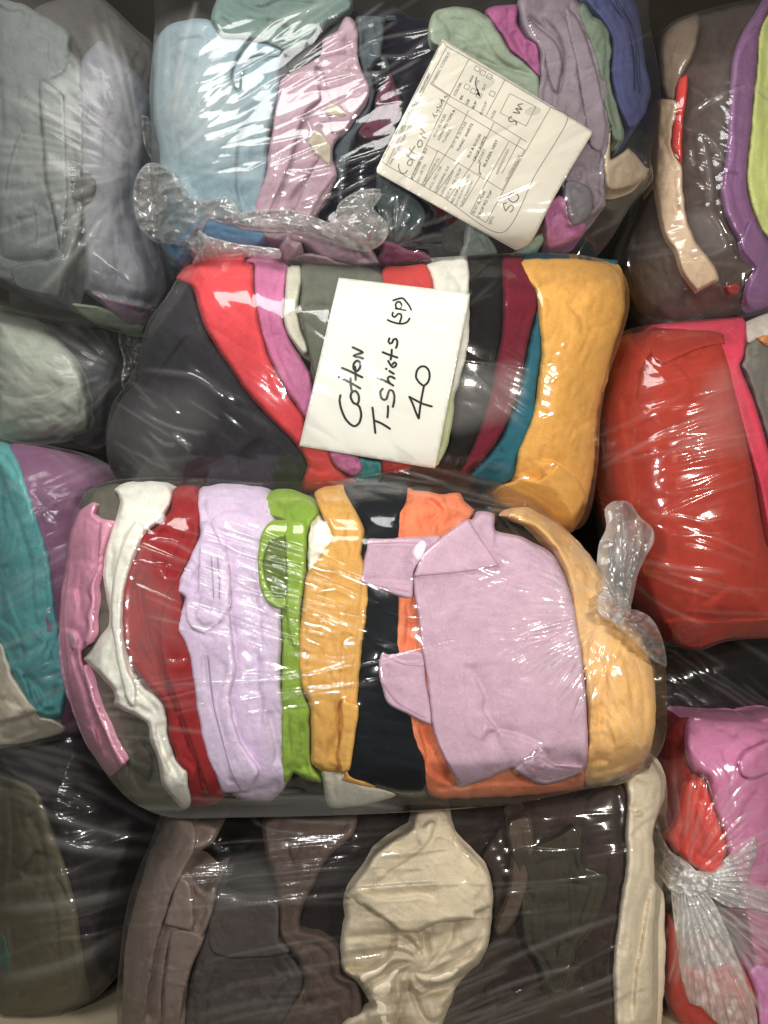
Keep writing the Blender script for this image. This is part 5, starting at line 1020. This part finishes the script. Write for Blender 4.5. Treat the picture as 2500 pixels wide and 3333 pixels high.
bag_film(F, 'clear plastic bag holding the handwritten note, second from the top', FILM,
 streaks('Z5', 150, 900, 700, 1400, 40, 14, 22, 150, 500, 1.4, 5, .06) + streaks('Z6', 300, 150, 900, 500, -35, 14, 12, 200, 500, .8, 4, .03) + streaks('Z6', 1000, 300, 1500, 1700, -25, 25, 40, 80, 300, 1.0, 5, .02) + streaks('Z5', 0, 1300, 500, 1600, 25, 8, 14, 200, 500, 1.2, 5, .06) +
 st("Z5: 290,840 420,845 600,870 700,930 800,1020", 3, 8, .1) + st("Z5: 290,1080 380,1140 500,1190 600,1210 690,1220", 3, 6, .1) + st("Z5: 330,1200 420,1280 510,1285", 2.5, 5, .1) + st("Z5: 480,1210 520,1270 600,1300", 2.5, 5, .1) +
 st("Z6: 540,775 760,800 960,830", 1.2, 4, .05) + st("Z5: 560,820 700,900 860,1050", 2, 14, .04),
 haze_and_sheen=[("Z6: 510,930 560,860 760,830 920,830 900,1000 860,1100 700,1150 500,1180", .10, 60), ("Z5: 100,1150 330,1000 620,950 700,1100 560,1300 300,1480 150,1350", .05, 90)], noise=.8, ang=35)  # first area paints a reflection on the film as pale haze
b = bag_film(B, 'clear plastic bag holding the printed inventory form, at the top', FILM,
 fan('Z2', 255, 985, -88, 12, 40, 60, 1000, .5, 8, .16, .1) + streaks('Z2', 700, 50, 1659, 500, -33, 6, 26, 300, 800, 2.2, 5, .10) + streaks('Z2', 900, 600, 1659, 1300, -20, 10, 18, 200, 600, 1.8, 4, .06) + streaks('Z3', 0, 100, 1659, 900, -18, 16, 30, 150, 500, 1.2, 4, .04) +
 fan('Z3', 145, 1480, -150, 10, 16, 10, 340, 2.5, 5, .12) + streaks('Z3', 400, 700, 1300, 1400, -40, 25, 22, 100, 400, 1.6, 5, .04) + streaks('Z3', 1100, 900, 1500, 1400, -30, 10, 12, 150, 400, 1.0, 4, .05) +
 st("Z2: 640,640 900,480 1150,290 1330,130", 3.5, 8, .2) + st("Z2: 700,330 900,140 1150,40 1300,-10", 3, 9, .2) + st("Z2: 930,455 1100,440 1220,420 1420,440", 3, 6, .15) + st("Z2: 1140,515 1260,490 1400,450 1580,440", 3, 7, .15) + st("Z2: 950,1025 1140,1030 1300,990 1659,870", 3, 5, .12) +
 st("Z2: 1070,1230 1300,1160 1500,1060 1620,1040", 2.5, 5, .1) + st("Z3: 0,250 150,215 300,190 420,165", 3, 5, .12) + st("Z3: 0,330 200,340 380,290", 3, 6, .1) + st("Z2: 1100,700 1130,780 1120,830 1180,740", 4, 9, .15),
 haze_and_sheen=[("Z2: 190,250 400,120 560,230 700,500 600,800 330,980 240,960 180,700", .10, 90)], noise=1.2, ang=-25)
crumple(B, 'loose_end', """Z2: 60,1180 85,1050 150,978 225,985 300,1030 345,1120 420,1190 480,1205 560,1190 640,1185 700,1270 640,1320 500,1300 450,1370 480,1430 455,1500 420,1540 330,1450 180,1430 90,1350""", b, FILM_KNOT, 44, 10, 60, 41, T=16, R=20, back=30, haze=.0)
crumple(B, 'loose_end', """Z2: 640,1300 760,1262 850,1260 1000,1255 1150,1300 1250,1330 1300,1215 1420,1142 1550,1140 1500,1240 1595,1350 1550,1442 1450,1488 1300,1450 1150,1400 1000,1372 850,1365 700,1350""", b, FILM_KNOT, 40, 10, 56, 42, T=14, R=18, back=24, haze=.0)
crumple(B, 'loose_end', """Z5: 636,0 700,35 850,75 1000,95 1130,112 1125,150 1000,150 900,140 800,145 700,180 640,190 595,200 625,150 650,80""", b, FILM_KNOT, 60, 5, 40, 43, T=10, R=16, back=20, haze=.05, pleat=('Z5', 620, -100, 40, 4))
bag_film(A, 'hazy plastic bag of grey clothes at the top left', FILM_MILKY,
 fan('Z1', 860, 1020, 120, 262, 40, 60, 1000, .5, 11, .17, .1) + fan('Z1', 860, 1020, 150, 250, 22, 300, 1100, .35, 8, .08, .05), noise=1.0, ang=30)
crumple(A, 'knot', "Z1: 850,690 890,700 910,800 960,900 975,985 930,975 890,930 862,850", A.film, FILM_MILKY, 30, 6, 30, 44, T=14, R=18, back=30)
bag_film(CB, 'clear plastic bag of brown and purple clothes at the top right', FILM,
 streaks('Z4', 700, 400, 1250, 1200, 28, 12, 18, 150, 450, 1.6, 5, .05) + streaks('Z4', 400, 1500, 950, 1750, -4, 8, 10, 200, 500, 1.2, 5, .06) + st("Z4: 760,870 790,960 815,1100 835,1230 825,1370", 5, 10, .12) + st("Z4: 740,1190 800,1230 835,1240", 3, 7, .1) + st("Z4: 825,1380 880,1470 930,1620 830,1670 700,1690", 3, 7, .1) +
 st("Z4: 700,740 820,660 950,600 1090,550", 4, 8, .1) + st("Z4: 1090,550 1150,620 1250,680", 4, 9, .1) + st("Z4: 770,870 850,930 940,1080", 4, 8, .1) + st("Z4: 710,970 715,1080", 3, 6, .1) + st("Z4: 900,680 1000,760 1090,820", 2.5, 5, .06),
 haze_and_sheen=[("Z4: 860,420 950,400 950,700 900,1000 850,1100 840,700", .05, 60), ("Z4: 690,1400 820,1390 930,1620 800,1640 700,1500", .07, 40)], noise=1.1, ang=-15)
d = bag_film(DB, 'hazy plastic bag around a grey green garment at the left edge', FILM_MILKY, fan('Y3', 560, 420, 120, 240, 26, 30, 520, 2.2, 8, .12), noise=1.2, ang=30)
crumple(DB, 'knot', "Y3: 540,235 600,250 650,290 640,360 610,380 620,440 600,520 570,560 545,470 555,380 535,300", d, FILM_KNOT, 10, 9, 34, 45, T=22, R=24, back=50)
bag_film(EB, 'hazy plastic bag of teal and plum clothes at the left edge', FILM_MILKY,
 streaks('Y3', 0, 800, 400, 2000, -24, 8, 40, 200, 600, 1.8, 7, .10) + streaks('Y3', 80, 800, 420, 1100, 35, 10, 10, 150, 400, 1.5, 8, .08), noise=1.0, ang=-24)
bag_film(H_, 'clear plastic bag of red orange clothes at the right edge', FILM,
 streaks('Z7', 700, 480, 1100, 1150, -12, 8, 36, 200, 500, 1.8, 5, .03) + streaks('Z7', 280, 600, 1000, 1250, -22, 6, 16, 300, 800, 1.6, 6, .06) + streaks('Z7', 500, 1280, 1100, 1900, 10, 12, 22, 200, 600, 1.4, 5, .06) +
 st("Z7: 260,1020 400,940 560,860 800,740 1000,700", 2.5, 8, .12) + st("Z7: 320,990 600,930 900,860 1239,810", 2, 5, .08) + st("Z7: 460,1540 700,1590 1000,1620", 2.5, 9, .12) + st("Z7: 470,1600 700,1690 950,1770", 2, 6, .08) + st("Z7: 460,1680 640,1820 900,1930", 2, 8, .1),
 haze_and_sheen=[("Z7: 900,480 1040,440 1100,700 1140,900 1000,940 760,920 700,850 850,700", .06, 60)], noise=1.0, ang=-14)
bag_film(I_, 'clear plastic bag of black clothes squeezed in at the right edge', FILM, streaks('Y7', 480, 0, 1076, 430, 32, 8, 26, 250, 700, 1.6, 5, .07), noise=1.0, ang=30, sag=8)
j = bag_film(J, 'clear plastic bag with a white gathered knot at the lower right', FILM,
 fan('Y7', 590, 1380, 5, 60, 60, 60, 950, 2.6, 7, .42) + fan('Y7', 590, 1380, -110, 0, 44, 60, 800, 2.6, 6, .2) + fan('Y7', 590, 1380, 60, 170, 30, 60, 700, 2.4, 7, .3), noise=1.2, ang=50)
crumple(J, 'knot', "Y7: 510,1340 560,1300 640,1310 690,1360 730,1400 690,1450 620,1470 550,1450 490,1420", j, FILM_WHITE, 24, 9, 26, 46, T=30, R=36, back=60, haze=.3)
crumple(J, 'loose_end', "Y7: 530,1430 640,1420 740,1470 820,1620 900,1830 1005,2130 1010,2230 930,2215 850,2260 760,2190 680,2110 620,2090 575,1900 545,1650", j, FILM_WHITE, 14, 4, 60, 47, T=10, R=18, back=16, pleat=('Y7', 575, 1300, 60, 8), haze=-.04)
crumple(J, 'loose_end', "Y7: 425,1020 460,1120 520,1220 620,1290 600,1340 530,1330 480,1260 435,1150", j, FILM_KNOT, 30, 6, 34, 48, T=12, R=14, back=20)
crumple(J, 'loose_end', "Y7: 640,1340 760,1330 900,1210 1000,1130 1010,1230 960,1380 1076,1450 1100,1560 980,1540 850,1530 760,1480 690,1450", j, FILM_WHITE, 12, 6, 60, 49, T=8, R=16, back=14, pleat=('Y7', 590, 1380, 60, 6), haze=-.1)
bag_film(K, 'clear plastic bag of brown and beige clothes at the bottom middle', FILM,
 streaks('Y5', 400, 300, 1659, 760, -5, 4, 40, 400, 1100, 2.4, 7, .05) + streaks('Y5', 500, 900, 1659, 1400, -9, 4, 16, 300, 900, 1.8, 7, .07) + streaks('Y6', 200, 150, 1560, 700, -6, 5, 34, 300, 900, 1.4, 6, .05) + streaks('Y6', 600, 750, 1560, 1180, -22, 5, 44, 300, 800, 1.8, 6, .10) +
 streaks('Y5', 60, 560, 440, 1200, 14, 8, 16, 120, 300, 1.6, 4, .05) + st("Y5: 440,400 480,360 540,350 560,380 600,420", 4, 9, .1) + st("Y5: 560,610 700,560 900,545 1400,500", 4, 9, .12) + st("Y5: 590,720 800,720 1100,690 1400,660", 4, 9, .12) + st("Y5: 550,360 700,350 900,335 1200,310 1500,300", 3, 5, .1) +
 st("Y5: 760,200 860,270 1110,300", 3, 6, .12) + st("Y5: 860,195 1100,225 1390,235", 3, 6, .15),
 haze_and_sheen=[("Y5: 560,480 700,440 850,460 900,560 940,700 600,720 540,620", .06, 50)], noise=1.1, ang=-7)
bag_film(L_, 'clear plastic bag of dark clothes at the lower left', FILM,
 streaks('Y4', 0, 120, 700, 500, 18, 9, 26, 300, 800, 2.2, 8, .06) + streaks('Y4', 100, 700, 1000, 1700, -16, 7, 26, 400, 1000, 1.4, 9, .05) +
 st("Y4: 200,560 500,640 800,720 1100,770 1290,760", 2.5, 12, .12) + st("Y4: 300,770 600,850 900,890 1180,885", 2.5, 16, .16) + st("Y4: 500,300 700,390 900,500 1150,640 1290,700", 2.5, 12, .10) + st("Y4: 0,1310 300,1310 700,1260 1060,1170", 2.5, 18, .16) +
 st("Y4: 200,1420 600,1380 1040,1230", 1.5, 6, .07) + st("Y4: 0,1860 300,1810 650,1690 980,1490", 2.5, 20, .16) + st("Y4: 300,1570 700,1530 1000,1440", 1.5, 6, .07), noise=1.0, ang=-8)
